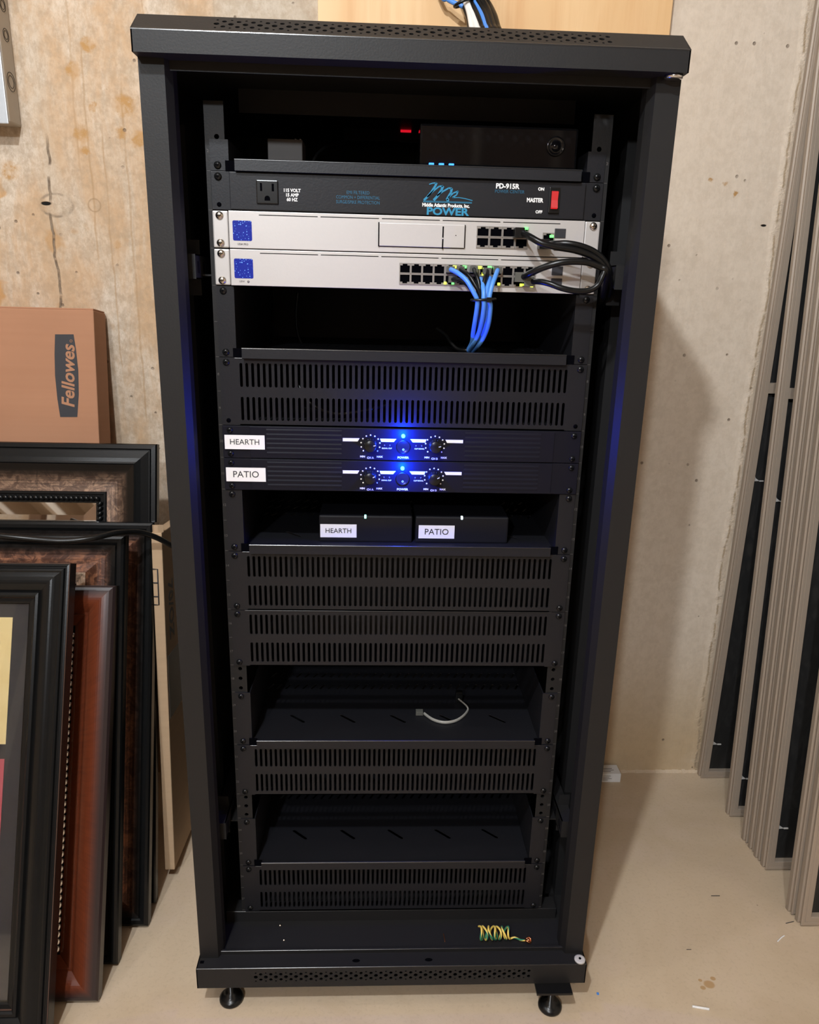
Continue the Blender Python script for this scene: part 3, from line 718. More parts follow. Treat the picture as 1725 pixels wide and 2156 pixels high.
wl.text('SURGE/SPIKE PROTECTION', 0.0054, -0.0625, ty, z0+0.0130, 'CENTER', 0.0, 0.82)
wl.text('POWER CENTER', 0.0052, 0.1240, ty, z0+0.0305, 'CENTER', 0.0, 0.95)
w.text('POWER', 0.0120, 0.0480, ty, z0+0.0052, 'CENTER', 0.0004, 1.25)
w.box(0.0175, 0.0780, ty-0.0001, ty, z0+0.0158, z0+0.0164)
w.box(0.0175, 0.0780, ty-0.0001, ty, z0+0.0170, z0+0.0174)
# brush-stroke m emblem
def stroke(pts, wd_):
    for (a, b), (c, d) in zip(pts, pts[1:]):
        dx, dz = c-a, d-b; L = math.hypot(dx, dz); nx, nz = -dz/L, dx/L
        w0 = wd_*0.5
        w.prism([(a+nx*w0, b+nz*w0), (c+nx*w0, d+nz*w0), (c-nx*w0, d-nz*w0), (a-nx*w0, b-nz*w0)], ty-0.0002, ty, 'y')
ex = lambda pts: [(0.0175+a*0.001, z0+0.0175+b*0.001) for a, b in pts]
stroke(ex([(7, 18.6), (11, 20.0), (16, 20.6)]), 0.0012)
stroke(ex([(16, 20.6), (14.5, 17), (10, 10), (5, 4), (1, 0.4)]), 0.0026)
stroke(ex([(5, 4), (12, 11), (19, 16.5), (24, 17.2)]), 0.0018)
stroke(ex([(24, 17.2), (22, 12), (18, 6), (13, 0.6)]), 0.0030)
stroke(ex([(17, 6), (24, 11), (31, 15), (35, 14.8)]), 0.0018)
stroke(ex([(35, 14.8), (34, 10), (31, 5), (29, 1.5), (32, 1.0)]), 0.0028)
stroke(ex([(31, 4), (37, 9.5), (43, 12.0), (41, 7.5), (36, 4.2)]), 0.0016)
stroke(ex([(36, 4.2), (44, 4.6), (52, 3.6), (61, 1.6)]), 0.0009)
w.build('teal_lettering', 'teal', t); wl.build('small_teal_lettering', 'teal_dim', t)
screw(t, -XS, 25*U-E_); screw(t, XS, 25*U-E_)
MB().lathe([(0.0028, 0), (0.0028, -0.0003), (0.0001, -0.0003)], (-XS, -0.0025, 24*U+E_), 'y', 14).lathe([(0.0028, 0), (0.0028, -0.0003), (0.0001, -0.0003)], (XS, -0.0025, 24*U+E_), 'y', 14).build('empty_hole', 'dark', t)

# ------------------------------------------------------------------ silver network units
def port(parent, x, z, w_, h_, up):
    mb = MB(); y0 = -0.0085; y1 = -0.0070; a = 0.0011
    X0, X1, Z0, Z1 = x-w_/2, x+w_/2, z-h_/2, z+h_/2
    mb.box(X0, X0+a, y0, y1, Z0, Z1).box(X1-a, X1, y0, y1, Z0, Z1).box(X0+a, X1-a, y0, y1, Z0, Z0+a).box(X0+a, X1-a, y0, y1, Z1-a, Z1)
    e = (Z1 if up else Z0); s = 1 if up else -1
    # stepped latch corners
    for q in (-1, 1): mb.box(x+q*(w_/2-a), x+q*0.0030, y0, y1, e-s*a, e-s*0.0030)
    o = mb.build('port', 'port_metal', parent)
    MB().box(X0+a, X1-a, y1-0.0001, y1+0.0002, Z0+a, Z1-a).build('port_opening', 'dark', o)
    return o
def led(parent, x, z, m, w_=0.0024, h_=0.0026, y=-0.0092):
    return MB().box(x-w_/2, x+w_/2, y-0.0016, y, z-h_/2, z+h_/2, 0.0004).build('indicator_light', m, parent)
def net_unit(u0, label, name):
    z0 = u0*U; t = thing(name, (0, 0, z0), label, 'network unit', 'silver network units')
    MB().box(-0.2212, 0.2212, -0.0070, 0.25, z0+0.0006, z0+U-0.0006, 0.0006).build('chassis', 'silver', t)
    for s in (-1, 1):
        MB().box(s*0.2222, s*0.2413, -0.0042, -0.0005, z0+0.0008, z0+U-0.0008, 0.0016).build('rack_ear', 'silver', t)
        screw(t, s*XS, z0+E_, -0.0042, 'screw_metal', 0.0050); screw(t, s*XS, z0+U-E_, -0.0042, 'screw_metal', 0.0050)
    v = MB()
    for q in range(5):
        v.box(-0.1840+q*0.0755, -0.1120+q*0.0755, -0.00715, -0.0070, z0+0.0392, z0+0.0401)
    v.build('vent_slots', 'dark', t)
    MB().prism([(-0.2048+a*0.0117, z0+0.0210+b*0.0117) for a, b in ((-1, -.86), (-.96, -.96), (-.86, -1), (.86, -1), (.96, -.96), (1, -.86), (1, .86), (.96, .96), (.86, 1), (-.86, 1), (-.96, .96), (-1, .86))], -0.0073, -0.0070, 'y').build('display', 'display', t)
    return t, z0
g1, z0 = net_unit(23, 'upper silver network unit with drive bay and eight ports', 'network_gateway')
MB().text('UDM PRO', 0.0030, -0.2048, -0.0071, z0+0.0052, 'CENTER', 0.0001).build('model_lettering', 'greyprint', g1)
d = MB().box(-0.0360, 0.0705, -0.0090, -0.0070, z0+0.0078, z0+0.0348, 0.0006).build('drive_bay_door', 'silver', g1)
MB().box(-0.0372, -0.0358, -0.0092, -0.0070, z0+0.0072, z0+0.0354).box(0.0702, 0.0712, -0.0092, -0.0070, z0+0.0080, z0+0.0350).box(-0.0360, 0.0705, -0.0080, -0.00701, z0+0.0070, z0+0.0078).box(0.0425, 0.0442, -0.00915, -0.0090, z0+0.0060, z0+0.0325).lathe([(0.0006, 0), (0.0006, -0.0003), (0.0001, -0.0003)], (0.0595, -0.0090, z0+0.0225), 'y', 8).build('bay_gap', 'dark', d)
MB().lathe([(0.0010, 0), (0.0010, -0.0004), (0.0001, -0.0004)], (0.0434, -0.00915, z0+0.0185), 'y', 8).build('bay_latch', 'chrome', d)
for r_ in (0, 1):
    for c in range(4): port(g1, 0.0934+c*0.01625, z0+0.0150+r_*0.0131, 0.0160, 0.0126, r_ == 1)
port(g1, 0.1760, z0+0.0225, 0.0150, 0.0126, True)
for q in (0, 1): MB().box(0.1835, 0.1975, -0.0082, -0.0070, z0+0.0085+q*0.0145, z0+0.0195+q*0.0145, 0.0004).build('fibre_port', 'sfp', g1)
led(g1, 0.1470, z0+0.0330, 'led_green', 0.0050, 0.0028); led(g1, 0.1795, z0+0.0245, 'led_green', 0.0050, 0.0030)
g2, z0 = net_unit(22, 'lower silver network unit with twenty four ports and blue cables plugged in', 'network_switch')
MB().text('USW', 0.0030, -0.2075, -0.0071, z0+0.0055, 'CENTER', 0.0001).lathe([(0.0016, 0), (0.0016, -0.0002), (0.0001, -0.0002)], (-0.1995, -0.0070, z0+0.0055), 'y', 14).build('model_lettering', 'greyprint', g2)
for r_ in (0, 1):
    for c in range(12): port(g2, -0.0030+c*0.01445, z0+0.0135+r_*0.0130, 0.0143, 0.0126, r_ == 1)
for q in (0, 1): MB().box(0.1835, 0.1975, -0.0082, -0.0070, z0+0.0080+q*0.0145, z0+0.0190+q*0.0145, 0.0004).build('fibre_port', 'sfp', g2)
for u_, v_, m in ((958, 562, 'led_yellow'), (979, 562, 'led_green'), (1011, 563, 'led_yellow'), (1032, 563, 'led_green'), (938, 596, 'led_yellow'), (954, 596, 'led_green'), (1051, 598, 'led_yellow'), (1098, 600, 'led_yellow'), (1121, 602, 'led_yellow')):
    p = PY(u_, v_, -0.012); led(g2, p.x, p.z, m, 0.0050 if v_ < 570 else 0.0032, 0.0032, -0.0090)
led(g2, PY(1017, 577, -.012).x, PY(1017, 577, -.012).z, 'led_yellow', 0.0020, 0.0040, -0.0088)

# ------------------------------------------------------------------ amplifiers
def amplifier(u0, word, label, ang):
    z0 = u0*U; t = thing('power_amplifier', (0, 0, z0), label, 'amplifier', 'one-unit black amplifiers with blue power lights')
    yf = -0.0055
    MB().box(-0.2413, 0.2413, -0.0040, 0, z0+0.0005, z0+U-0.0005, 0.0004).box(-0.205, 0.205, yf, -0.004, z0+0.0010, z0+U-0.0010, 0.0006).build('face_plate', 'amp', t)
    MB().box(-0.215, 0.215, 0, 0.30, z0+0.002, z0+U-0.002).build('chassis', 'rack', t)
    for a, b in ((-0.183, -0.083), (0.083, 0.186)):
        rb = MB()
        for q in range(6): rb.prism([(yf, z0+0.0050+q*0.0062), (yf-0.0004, z0+0.0066+q*0.0062), (yf-0.0004, z0+0.0082+q*0.0062), (yf, z0+0.0098+q*0.0062)], a, b, 'x')
        rb.build('cooling_ribs', 'amp', t)
    zb = z0+0.0280; h = 0.0022
    br = MB()
    for pts in (((-0.0815, -1), (-0.0615, -1), (-0.0590, 1), (-0.0815, 1)), ((-0.0300, -1), (-0.0130, -1), (-0.0095, 1), (-0.0315, 1)), ((0.0125, -1), (0.0295, -1), (0.0310, 1), (0.0090, 1)), ((0.0590, -1), (0.0805, -1), (0.0805, 1), (0.0565, 1))):
        br.prism([(a, zb+b*h) for a, b in pts], yf-0.0002, yf, 'y')
    for cx in (-0.0443, 0.0427):
        for q in range(11):
            a = R(-132+q*26.4)
            br.lathe([(0.0011, 0), (0.0011, -0.0002), (0.0001, -0.0002)], (cx+0.0128*math.sin(a), yf, z0+0.0218+0.0128*math.cos(a)), 'y', 8)
        br.text('MIN', 0.0034, cx-0.0105, yf-0.0001, z0+0.0052, 'CENTER', 0.00012, 1.1); br.text('MAX', 0.0034, cx+0.0125, yf-0.0001, z0+0.0052, 'CENTER', 0.00012, 1.1)
    br.text('CH A', 0.0038, -0.0443, yf-0.0001, z0+0.0036, 'CENTER', 0.00012); br.text('CH B', 0.0038, 0.0427, yf-0.0001, z0+0.0036, 'CENTER', 0.00012)
    br.text('SIGNAL CLIP', 0.0024, -0.0222, yf-0.0001, z0+0.0170, 'CENTER', 0.00005); br.text('CLIP SIGNAL', 0.0024, 0.0218, yf-0.0001, z0+0.0170, 'CENTER', 0.00005)
    br.text('POWER', 0.0040, 0.0, yf-0.0001, z0+0.0045, 'CENTER', 0.00012, 1.1)
    br.build('white_markings', 'white', t)
    il = MB()
    for x_ in (-0.0255, -0.0182, 0.0172, 0.0250): il.lathe([(0.0011, 0), (0.0011, -0.0006), (0.0005, -0.0010), (0.0001, -0.001)], (x_, yf, z0+0.0212), 'y', 10)
    il.build('level_lights', 'stub', t)
    for cx in (-0.0443, 0.0427):
        kn = MB().lathe([(0.0092, 0), (0.0092, -0.003), (0.0084, -0.0045), (0.0080, -0.0130), (0.0072, -0.0138), (0.0001, -0.0134)], (cx, yf, z0+0.0218), 'y', 24).build('volume_knob', 'plastic', t)
        pm = MB(); a = R(ang); c_x, c_z = cx+0.0058*math.sin(a), z0+0.0218+0.0058*math.cos(a)
        pm.prism([(c_x+px_*math.sin(a)+pz_*math.cos(a), c_z+px_*math.cos(a)-pz_*math.sin(a)) for px_, pz_ in ((-0.0016, -0.0004), (0.0016, -0.0004), (0.0016, 0.0004), (-0.0016, 0.0004))], yf-0.0141, yf-0.0136, 'y')
        pm.build('pointer_mark', 'white', kn)
    pbn = MB().lathe([(0.0095, 0), (0.0095, -0.0010), (0.0082, -0.0018), (0.0075, -0.0012), (0.0001, -0.0012)], (0.0, yf, z0+0.0195), 'y', 28).build('power_button', 'plastic', t)
    MB().lathe([(0.0014, 0), (0.0014, -0.0002), (0.0009, -0.0002), (0.0009, 0)], (0.0, yf-0.0014, z0+0.0160), 'y', 14).build('button_symbol', 'white', pbn)
    ld = MB().lathe([(0.0026, 0), (0.0026, -0.0030), (0.0020, -0.0044), (0.0008, -0.0052), (0.0001, -0.0053)], (-0.0005, yf, z0+0.0345), 'y', 14).build('power_light', 'led_blue', t)
    l = bpy.data.lights.new('power_light_glow', 'POINT'); l.energy = LED_W; l.color = (0.0, 0.035, 1.0); l.shadow_soft_size = 0.004
    lo = bpy.data.objects.new('power_light_glow', l); COL.objects.link(lo); lo.parent = t; lo.location = Vector((-0.0005, yf-0.017, z0+0.0345))-Vector(t.location)
    lb = MB().box(-0.2385, -0.1855, yf-0.0010, yf-0.0006, z0+0.0128, z0+0.0320).build('name_label', 'label', t)
    MB().text(word, 0.0105 if word == 'HEARTH' else 0.0125, -0.2120, yf-0.0011, z0+0.0224, 'CENTER', 0, 1.0).build('name_lettering', 'ink', lb)
    for s in (-1, 1): screw(t, s*(XS-0.001), z0+E_, -0.0040, 'screw_black', 0.0042); screw(t, s*(XS-0.001), z0+U-E_, -0.0040, 'screw_black', 0.0042)
    return t
LED_W = 0.72
amplifier(17, 'HEARTH', 'upper black amplifier with white HEARTH label and blue light', 78)
amplifier(16, 'PATIO', 'lower black amplifier with white PATIO label and blue light', 62)

# ------------------------------------------------------------------ two small boxes on the shelf at 14U
def small_box(x0, x1, lx, word, lm, ledx, label):
    zb = 14*U+0.0042; zt = zb+0.0400
    t = thing('audio_receiver', ((x0+x1)/2, 0.09, zb), label, 'receiver', 'small black receivers on the middle shelf')
    MB().box(x0, x1, 0.030, 0.150, zb, zt, 0.0025).build('case', 'matte_black', t)
    MB().box(ledx-0.0015, ledx+0.0015, 0.0288, 0.0345, zt-0.0040, zt+0.0005, 0.0008).build('status_light', lm, t)
    lb = MB().box(lx-0.026, lx+0.026, 0.0296, 0.0299, zb+0.0070, zb+0.0268).build('name_label', 'label', t)
    MB().text(word, 0.0100 if word == 'HEARTH' else 0.0125, lx, 0.0294, zb+0.0168, 'CENTER').build('name_lettering', 'ink', lb)
small_box(-0.1172, 0.0166, -0.0895, 'HEARTH', 'led_teal', -0.0510, 'small black box labelled HEARTH on the middle shelf')
small_box(0.0212, 0.1560, 0.0520, 'PATIO', 'led_white', 0.0880, 'small black box labelled PATIO on the middle shelf')

# ------------------------------------------------------------------ things on the top shelf
zt = 25*U+0.0042
t = thing('media_controller', (0.112, 0.1, zt), 'glossy black wide controller box with blue lights on the top shelf', 'controller')
MB().box(0.0060, 0.2180, 0.012, 0.20, zt, zt+0.0122, 0.001).build('base_plate', 'matte_black', t)
MB().box(0.0130, 0.2110, 0.022, 0.19, zt+0.0122, 1.1760, 0.003).build('case', 'gloss_black', t)
MB().lathe([(0.0115, 0), (0.0115, -0.0022), (0.0095, -0.0026), (0.0085, -0.0012), (0.0060, -0.0012), (0.0056, -0.0030), (0.0001, -0.0034)], (0.1830, 0.022, 1.1545), 'y', 28).build('round_sensor', 'gloss_black', t)
for x_ in (0.0280, 0.0405, 0.0530): MB().box(x_-0.0032, x_+0.0032, 0.0180, 0.0225, 1.1285, 1.1308, 0.0005).build('status_light', 'led_blue_small', t)
p = PY(600, 320, 0.080)
t = thing('junction_module', (-0.160, 0.11, zt), 'small dark grey metal module with two studs on the top shelf', 'module')
MB().box(-0.1830, -0.1378, 0.080, 0.125, zt, 1.1625, 0.001).build('case', 'stub', t)
st = MB()
for x_ in (-0.1480, -0.1415): st.lathe([(0.0020, 0), (0.0020, 0.003), (0.0001, 0.0034)], (x_, 0.092, 1.1625), 'z', 10)
st.build('studs', 'chrome', t)
tag(MB().tube([PY(655, 352, 0.06), PY(668, 325, 0.07), PY(690, 308, 0.09), PY(720, 300, 0.12), PY(780, 300, 0.20), PY(840, 300, 0.27)], 0.0022, 8).build('power_lead', 'cable_black'), 'thin black lead arching over the top shelf toward the rack back', 'cable')
t = thing('power_strip', (-0.03, 0.33, 1.19), 'dark power strip with red lit switch at rear of the rack top', 'power strip')
c = PY(855, 271, 0.320)
MB().box(c.x-0.10, c.x+0.03, 0.323, 0.360, c.z-0.020, c.z+0.010, 0.002).build('case', 'matte_black', t)
MB().box(c.x-0.0085, c.x+0.0085, 0.3195, 0.323, c.z-0.0050, c.z+0.0030, 0.0006).build('lit_switch', 'red_dim', t)

# ------------------------------------------------------------------ cables
def cable(name, m, pts, r, label, group=None, cat='cable', plug=None, seg=10):
    o = MB().tube(pts, r, seg).build(name, m); tag(o, label, cat, group)
    if plug is not None:
        for (c, hw, hh, d, pm) in plug:
            MB().box(c[0]-hw, c[0]+hw, c[1], c[1]+d, c[2]-hh, c[2]+hh, 0.0006).build('plug', pm, o)
    return o
def Q(*a): return [PY(u_, v_, y_) for u_, v_, y_ in a]
def crop4(*a): return [PY(780+x_/3.026, 430+z_/3.026, y_) for x_, z_, y_ in a]
BL = 'blue patch cables tied in a bunch'
BK = 'black patch cables in the tied bunch'
tail = lambda x_: [(x_+0, 760, -0.028), (x_-8, 850, -0.006), (x_-40, 905, 0.020), (x_-60, 935, 0.070)]
def bl(pts, label, m='blue_cable', g=BL, r=0.0029, pm='clear'):
    P = crop4(*pts); c = P[0]
    cable('patch_cable', m, P, r, label, g, 'cable', [((c.x, -0.020, c.z), 0.0052, 0.0040, 0.0115, pm)])
bl([(512, 415, -0.019), (560, 440, -0.034), (612, 485, -0.043), (652, 550, -0.047), (679, 605, -0.047), (681, 650, -0.044), (668, 740, -0.032), (655, 820, -0.014), (648, 880, 0.004), (625, 925, 0.030)], 'blue patch cable, leftmost in the tied bunch below the network switch')
bl([(703, 475, -0.019), (714, 510, -0.036), (722, 555, -0.045), (722, 605, -0.048), (724, 650, -0.046), (712, 740, -0.034), (690, 820, -0.016), (660, 880, -0.002), (625, 935, 0.026)], 'blue patch cable in the middle of the tied bunch, plugged into a lower port')
bl([(812, 420, -0.019), (795, 465, -0.036), (775, 520, -0.044), (757, 605, -0.048), (766, 650, -0.046), (756, 750, -0.034), (730, 830, -0.016), (695, 890, -0.002), (650, 935, 0.024)], 'blue patch cable, rightmost in the tied bunch below the network switch')
bl([(762, 470, -0.019), (752, 510, -0.032), (742, 555, -0.039), (740, 605, -0.042), (744, 650, -0.040), (735, 745, -0.027), (712, 825, -0.009), (680, 885, 0.006), (640, 930, 0.032)], 'blue patch cable hidden between two others, rising to the fourth lit port')
bl([(575, 415, -0.019), (625, 450, -0.034), (665, 510, -0.041), (692, 560, -0.043), (700, 605, -0.043), (700, 650, -0.041), (694, 740, -0.028), (684, 820, -0.010), (668, 880, 0.004), (640, 940, 0.034)], 'black patch cable beside the leftmost blue one', 'cable_black', BK, 0.0026)
bl([(525, 478, -0.019), (570, 485, -0.032), (615, 510, -0.039), (655, 560, -0.042), (678, 605, -0.040), (684, 650, -0.036), (676, 740, -0.022), (664, 820, -0.004), (655, 880, 0.010), (640, 940, 0.040)], 'black patch cable from the lower port row, curling under the blue ones', 'cable_black', BK, 0.0026)
bl([(660, 415, -0.019), (678, 455, -0.032), (693, 510, -0.038), (700, 560, -0.040), (708, 605, -0.038), (710, 650, -0.035), (704, 740, -0.021), (695, 820, -0.003), (675, 880, 0.011), (655, 940, 0.041)], 'black patch cable dropping straight from under the yellow light', 'cable_black', BK, 0.0026)
bl([(745, 425, -0.019), (735, 460, -0.030), (722, 510, -0.036), (716, 560, -0.038), (722, 605, -0.037), (726, 650, -0.034), (716, 740, -0.020), (705, 820, -0.002), (690, 880, 0.012), (665, 940, 0.042)], 'black patch cable behind the right-hand blue ones', 'cable_black', BK, 0.0026)
c = crop4((720, 608, -0.0435))[0]
zp = MB().tube([c+Vector((0.0148*math.cos(a), 0.0078*math.sin(a), 0.0010*math.cos(a))) for a in [2*math.pi*i/16 for i in range(17)]], 0.0016, 8, 2)
zo = zp.build('cable_tie', 'plastic'); tag(zo, 'black zip tie cinched around the blue patch cables', 'cable tie')
MB().box(c.x+0.003, c.x+0.009, c.y-0.0105, c.y-0.0065, c.z-0.003, c.z+0.003, 0.0005).build('tie_head', 'plastic', zo)
# stray lead ends on the shelf below
cable('cable_offcut', 'cable_black', Q((920, 692, 0.10), (938, 705, 0.085), (950, 722, 0.07), (965, 735, 0.06), (985, 738, 0.05), (1000, 742, 0.07)), 0.0022, 'black lead end curled at the foot of the blue cables', None)
BR = 'heavy black cables looping round the right rail'
def crop5(*a): return [PY(980+x_/5.391, 440+z_/5.391, y_) for x_, z_, y_ in a]
def br_(pts, label, pl, r=0.0040):
    P = crop5(*pts); c = P[0]
    cable('patch_cable', 'cable_black', P, r, label, BR, 'cable', [((c.x-0.004, -0.024, c.z), 0.0062, 0.0058, 0.0155, pl)])
end = [(1600, 700, -0.040), (1590, 850, -0.022), (1560, 1000, 0.006), (1480, 1090, 0.040), (1380, 1150, 0.085)]
e2 = lambda dx, dy: [(x_+dx, z_, y_+dy) for x_, z_, y_ in end]
br_([(650, 270, -0.020), (740, 320, -0.036), (860, 385, -0.044), (1030, 430, -0.046), (1250, 470, -0.047), (1420, 530, -0.046), (1540, 610, -0.044)]+e2(-10, 0), 'black cable from the last port of the upper silver unit', 'plastic')
br_([(930, 400, -0.020), (1040, 395, -0.034), (1180, 395, -0.040), (1340, 430, -0.042), (1470, 490, -0.042), (1570, 580, -0.041)]+e2(35, 0.002), 'black cable arching highest, from the separate green-lit port', 'plastic')
br_([(650, 775, -0.020), (740, 730, -0.036), (900, 660, -0.046), (1080, 610, -0.051), (1250, 597, -0.052), (1400, 610, -0.052), (1530, 660, -0.049)]+[(x_, z_, y_) for x_, z_, y_ in e2(5, -0.009)], 'black cable sweeping up and right from the lower silver unit', 'clear')
br_([(755, 825, -0.020), (850, 825, -0.036), (960, 850, -0.044), (1100, 900, -0.049), (1250, 930, -0.050), (1400, 925, -0.050), (1500, 870, -0.050), (1555, 770, -0.050), (1600, 690, -0.046)]+e2(60, -0.004)[1:], 'black cable sagging low in front of the lower silver unit', 'clear', 0.0036)
cable('power_lead', 'cable_black', Q((628, 615, 0.20), (624, 660, 0.205), (627, 700, 0.21), (640, 735, 0.215)), 0.0026, 'black lead hanging inside the rack below the silver units, left side')
# lead seen through the slots of the upper vent
cable('power_lead', 'cable_black', Q((622, 795, 0.035), (650, 845, 0.018), (700, 870, 0.012), (745, 868, 0.012), (795, 858, 0.020), (850, 850, 0.05)), 0.0030, 'black lead glinting behind the slots of the vent above the amplifiers')

# grey phone lead on the 7U shelf
zt = 7*U+0.0042
def S(u_, v_, z_=0.003): return PZ(u_, v_, zt+z_)
pl = MB().tube([S(893, 1502), S(912, 1515), S(935, 1521), S(958, 1518), S(975, 1508), S(985, 1496), S(984, 1488, 0.006), S(976, 1480, 0.010), S(966, 1472, 0.012)], 0.0026, 8, flat=0.55).build('phone_lead', 'phone_wire')
tag(pl, 'short flat grey phone lead curled on the fourth shelf down', 'cable')
c = S(884, 1501)
MB().box(c.x-0.0065, c.x+0.0055, c.y-0.004, c.y+0.005, zt+0.0002, zt+0.0075, 0.0008).build('plug', 'clear', pl)
c = S(966, 1476)
MB().box(c.x-0.005, c.x+0.006, c.y-0.002, c.y+0.008, zt+0.0002, zt+0.0200, 0.0012).build('far_connector', 'plastic', pl)

# green-yellow coil and scraps on the rack floor
zf = ZB1
coil = []; cx0, cx1, cy = 0.1385, 0.1880, -0.0400
N_ = 70
for i in range(N_+1):
    f = i/N_; a = f*2*math.pi*6.6+0.5
    coil.append((cx0+(cx1-cx0)*f+0.002*math.sin(i), cy+0.0100*math.cos(a)*(1-0.15*f), zf+0.0115+0.0098*math.sin(a)*(1-0.1*f)))
coil += [(0.196, -0.044, zf+0.006), (0.205, -0.046, zf+0.003), (0.2125, -0.047, zf+0.003)]
co = MB().tube(coil, 0.0016, 8, 3).build('coiled_wire', 'coil'); tag(co, 'coil of yellow and green wire on the rack floor', 'wire')
MB().tube([(0.2175+0.0042*math.cos(a), -0.047+0.0042*math.sin(a), zf+0.0035+0.0015*math.sin(2*a)) for a in [2*math.pi*i/12 for i in range(13)]], 0.0016, 8, 2).ball((0.2175, -0.047, zf+0.0035), (0.003, 0.003, 0.0028)).build('ring_terminal', 'copper', co)
tag(MB().tube([PZ(934, 1966, zf+0.001), PZ(936, 1975, zf+0.0015), PZ(937, 1983, zf+0.001)], 0.0007, 6).build('copper_scrap', 'copper'), 'hair-thin copper scrap on the rack floor, middle', 'scrap')
for u_, v_, lb in ((590, 1949, 'tiny metal offcut near the back edge of the rack floor, left'), (598, 1980, 'tiny screw head on the rack floor, left of centre')):
    c = PZ(u_, v_, zf)
    tag(MB().lathe([(0.0001, 0), (0.0022, 0), (0.0022, 0.0012), (0.0001, 0.0026)], (c.x, c.y, zf), 'z', 10).build('loose_screw', 'screw_metal'), lb, 'screw')

# ------------------------------------------------------------------ cable bundle above the rack
TG = 'cables rising from the rack top against the plywood'
def crop7(*a): return [PY(880+x_/7.1875, z_/7.1875, y_) for x_, z_, y_ in a]
def topc(m, pts, r, label):
    P = crop7(*pts); last = P[-1]
    f = P[0]; P = [Vector((f.x-0.34, 0.488, f.z+0.30)), Vector((f.x-0.17, 0.487, f.z+0.23)), Vector((f.x-0.050, (f.y+0.485)/2, f.z+0.10))]+P
    dd = (last-P[-2]); P.append(last+dd*0.7); last = P[-1]
    P.append(last+Vector((dd.x*0.25, dd.y*0.3, -0.035)))
    last = P[-1]; P.append(Vector((last.x+0.001, last.y-0.001, 1.2625)))
    cable('riser_cable', m, P, r, label, TG)
topc('white_cable', [(650, -120, 0.46), (715, 20, 0.455), (755, 120, 0.445), (785, 230, 0.43), (815, 400, 0.41)], 0.0046, 'white cable, left of the two, rising from the rack top')
topc('white_cable', [(690, -120, 0.455), (750, 30, 0.45), (800, 140, 0.44), (850, 250, 0.425), (895, 400, 0.405)], 0.0044, 'white cable, right of the two, rising from the rack top')
topc('blue_cable', [(800, -120, 0.455), (865, 30, 0.45), (925, 140, 0.44), (975, 250, 0.425), (1025, 400, 0.405)], 0.0052, 'bright blue cable rising from the rack top among black ones')
topc('blue_cable', [(330, -120, 0.475), (440, -20, 0.47), (540, 40, 0.465), (640, 80, 0.46), (740, 130, 0.455), (820, 240, 0.44), (880, 400, 0.42)], 0.0040, 'blue cable entering from upper left and bending behind the white ones')
topc('cable_black', [(740, -120, 0.455), (800, 30, 0.45), (860, 150, 0.435), (910, 260, 0.42), (960, 400, 0.405)], 0.0048, 'black cable between the white and bright blue ones')
topc('cable_black', [(860, -120, 0.45), (930, 20, 0.445), (990, 130, 0.435), (1045, 250, 0.42), (1090, 400, 0.40)], 0.0055, 'black cable just right of the bright blue one')
topc('cable_black', [(920, -120, 0.45), (985, 20, 0.44), (1050, 130, 0.43), (1105, 250, 0.415), (1150, 400, 0.395)], 0.0055, 'black cable, second from the right, rising from the rack top')
topc('cable_black', [(985, -120, 0.45), (1035, 0, 0.445), (1100, 110, 0.435), (1160, 240, 0.415), (1205, 400, 0.395)], 0.0050, 'black cable, outermost on the right, rising from the rack top')
topc('cable_black', [(640, -120, 0.465), (690, 60, 0.46), (730, 180, 0.45), (765, 280, 0.44), (780, 400, 0.43)], 0.0040, 'black cable, outermost on the left, tucked behind the white ones')
c = crop7((700, 40, 0.45))[0]
tag(MB().tube([c+Vector((0.016*math.cos(a), 0.011*math.sin(a), 0.006*math.cos(a))) for a in [2*math.pi*i/14 for i in range(15)]], 0.0024, 8, 2).build('hook_strap', 'plastic'), 'black strap around the cables above the rack', 'strap')

# ------------------------------------------------------------------ electrical enclosure on the wall, top left
t = thing('electrical_enclosure', (-0.80, WALL, 1.247), 'grey metal electrical box on the wall, top left corner', 'electrical box')
MB().box(-0.95, -0.6825, 0.474, WALL, 1.2400, 1.75, 0.003).build('box_body', 'greybox', t)
MB().box(-0.96, -0.6835, 0.4705, 0.474, 1.2370, 1.76, 0.0012).build('front_cover', 'galv', t)
def knock(yc, zc, r, depth=0.0006):
    k_ = MB()
    for rr in (r, r*0.66):
        pts = [Vector((-0.6823, yc+rr*math.cos(a), zc+rr*math.sin(a))) for a in [2*math.pi*i/28 for i in range(29)]]
        k_.tube(pts, 0.0005, 6, 1, False)
    k_.build('knockout', 'frame_black', t)
knock(0.4975, 1.3080, 0.0150); knock(0.4975, 1.3800, 0.0100); knock(0.4975, 1.4250, 0.0100)

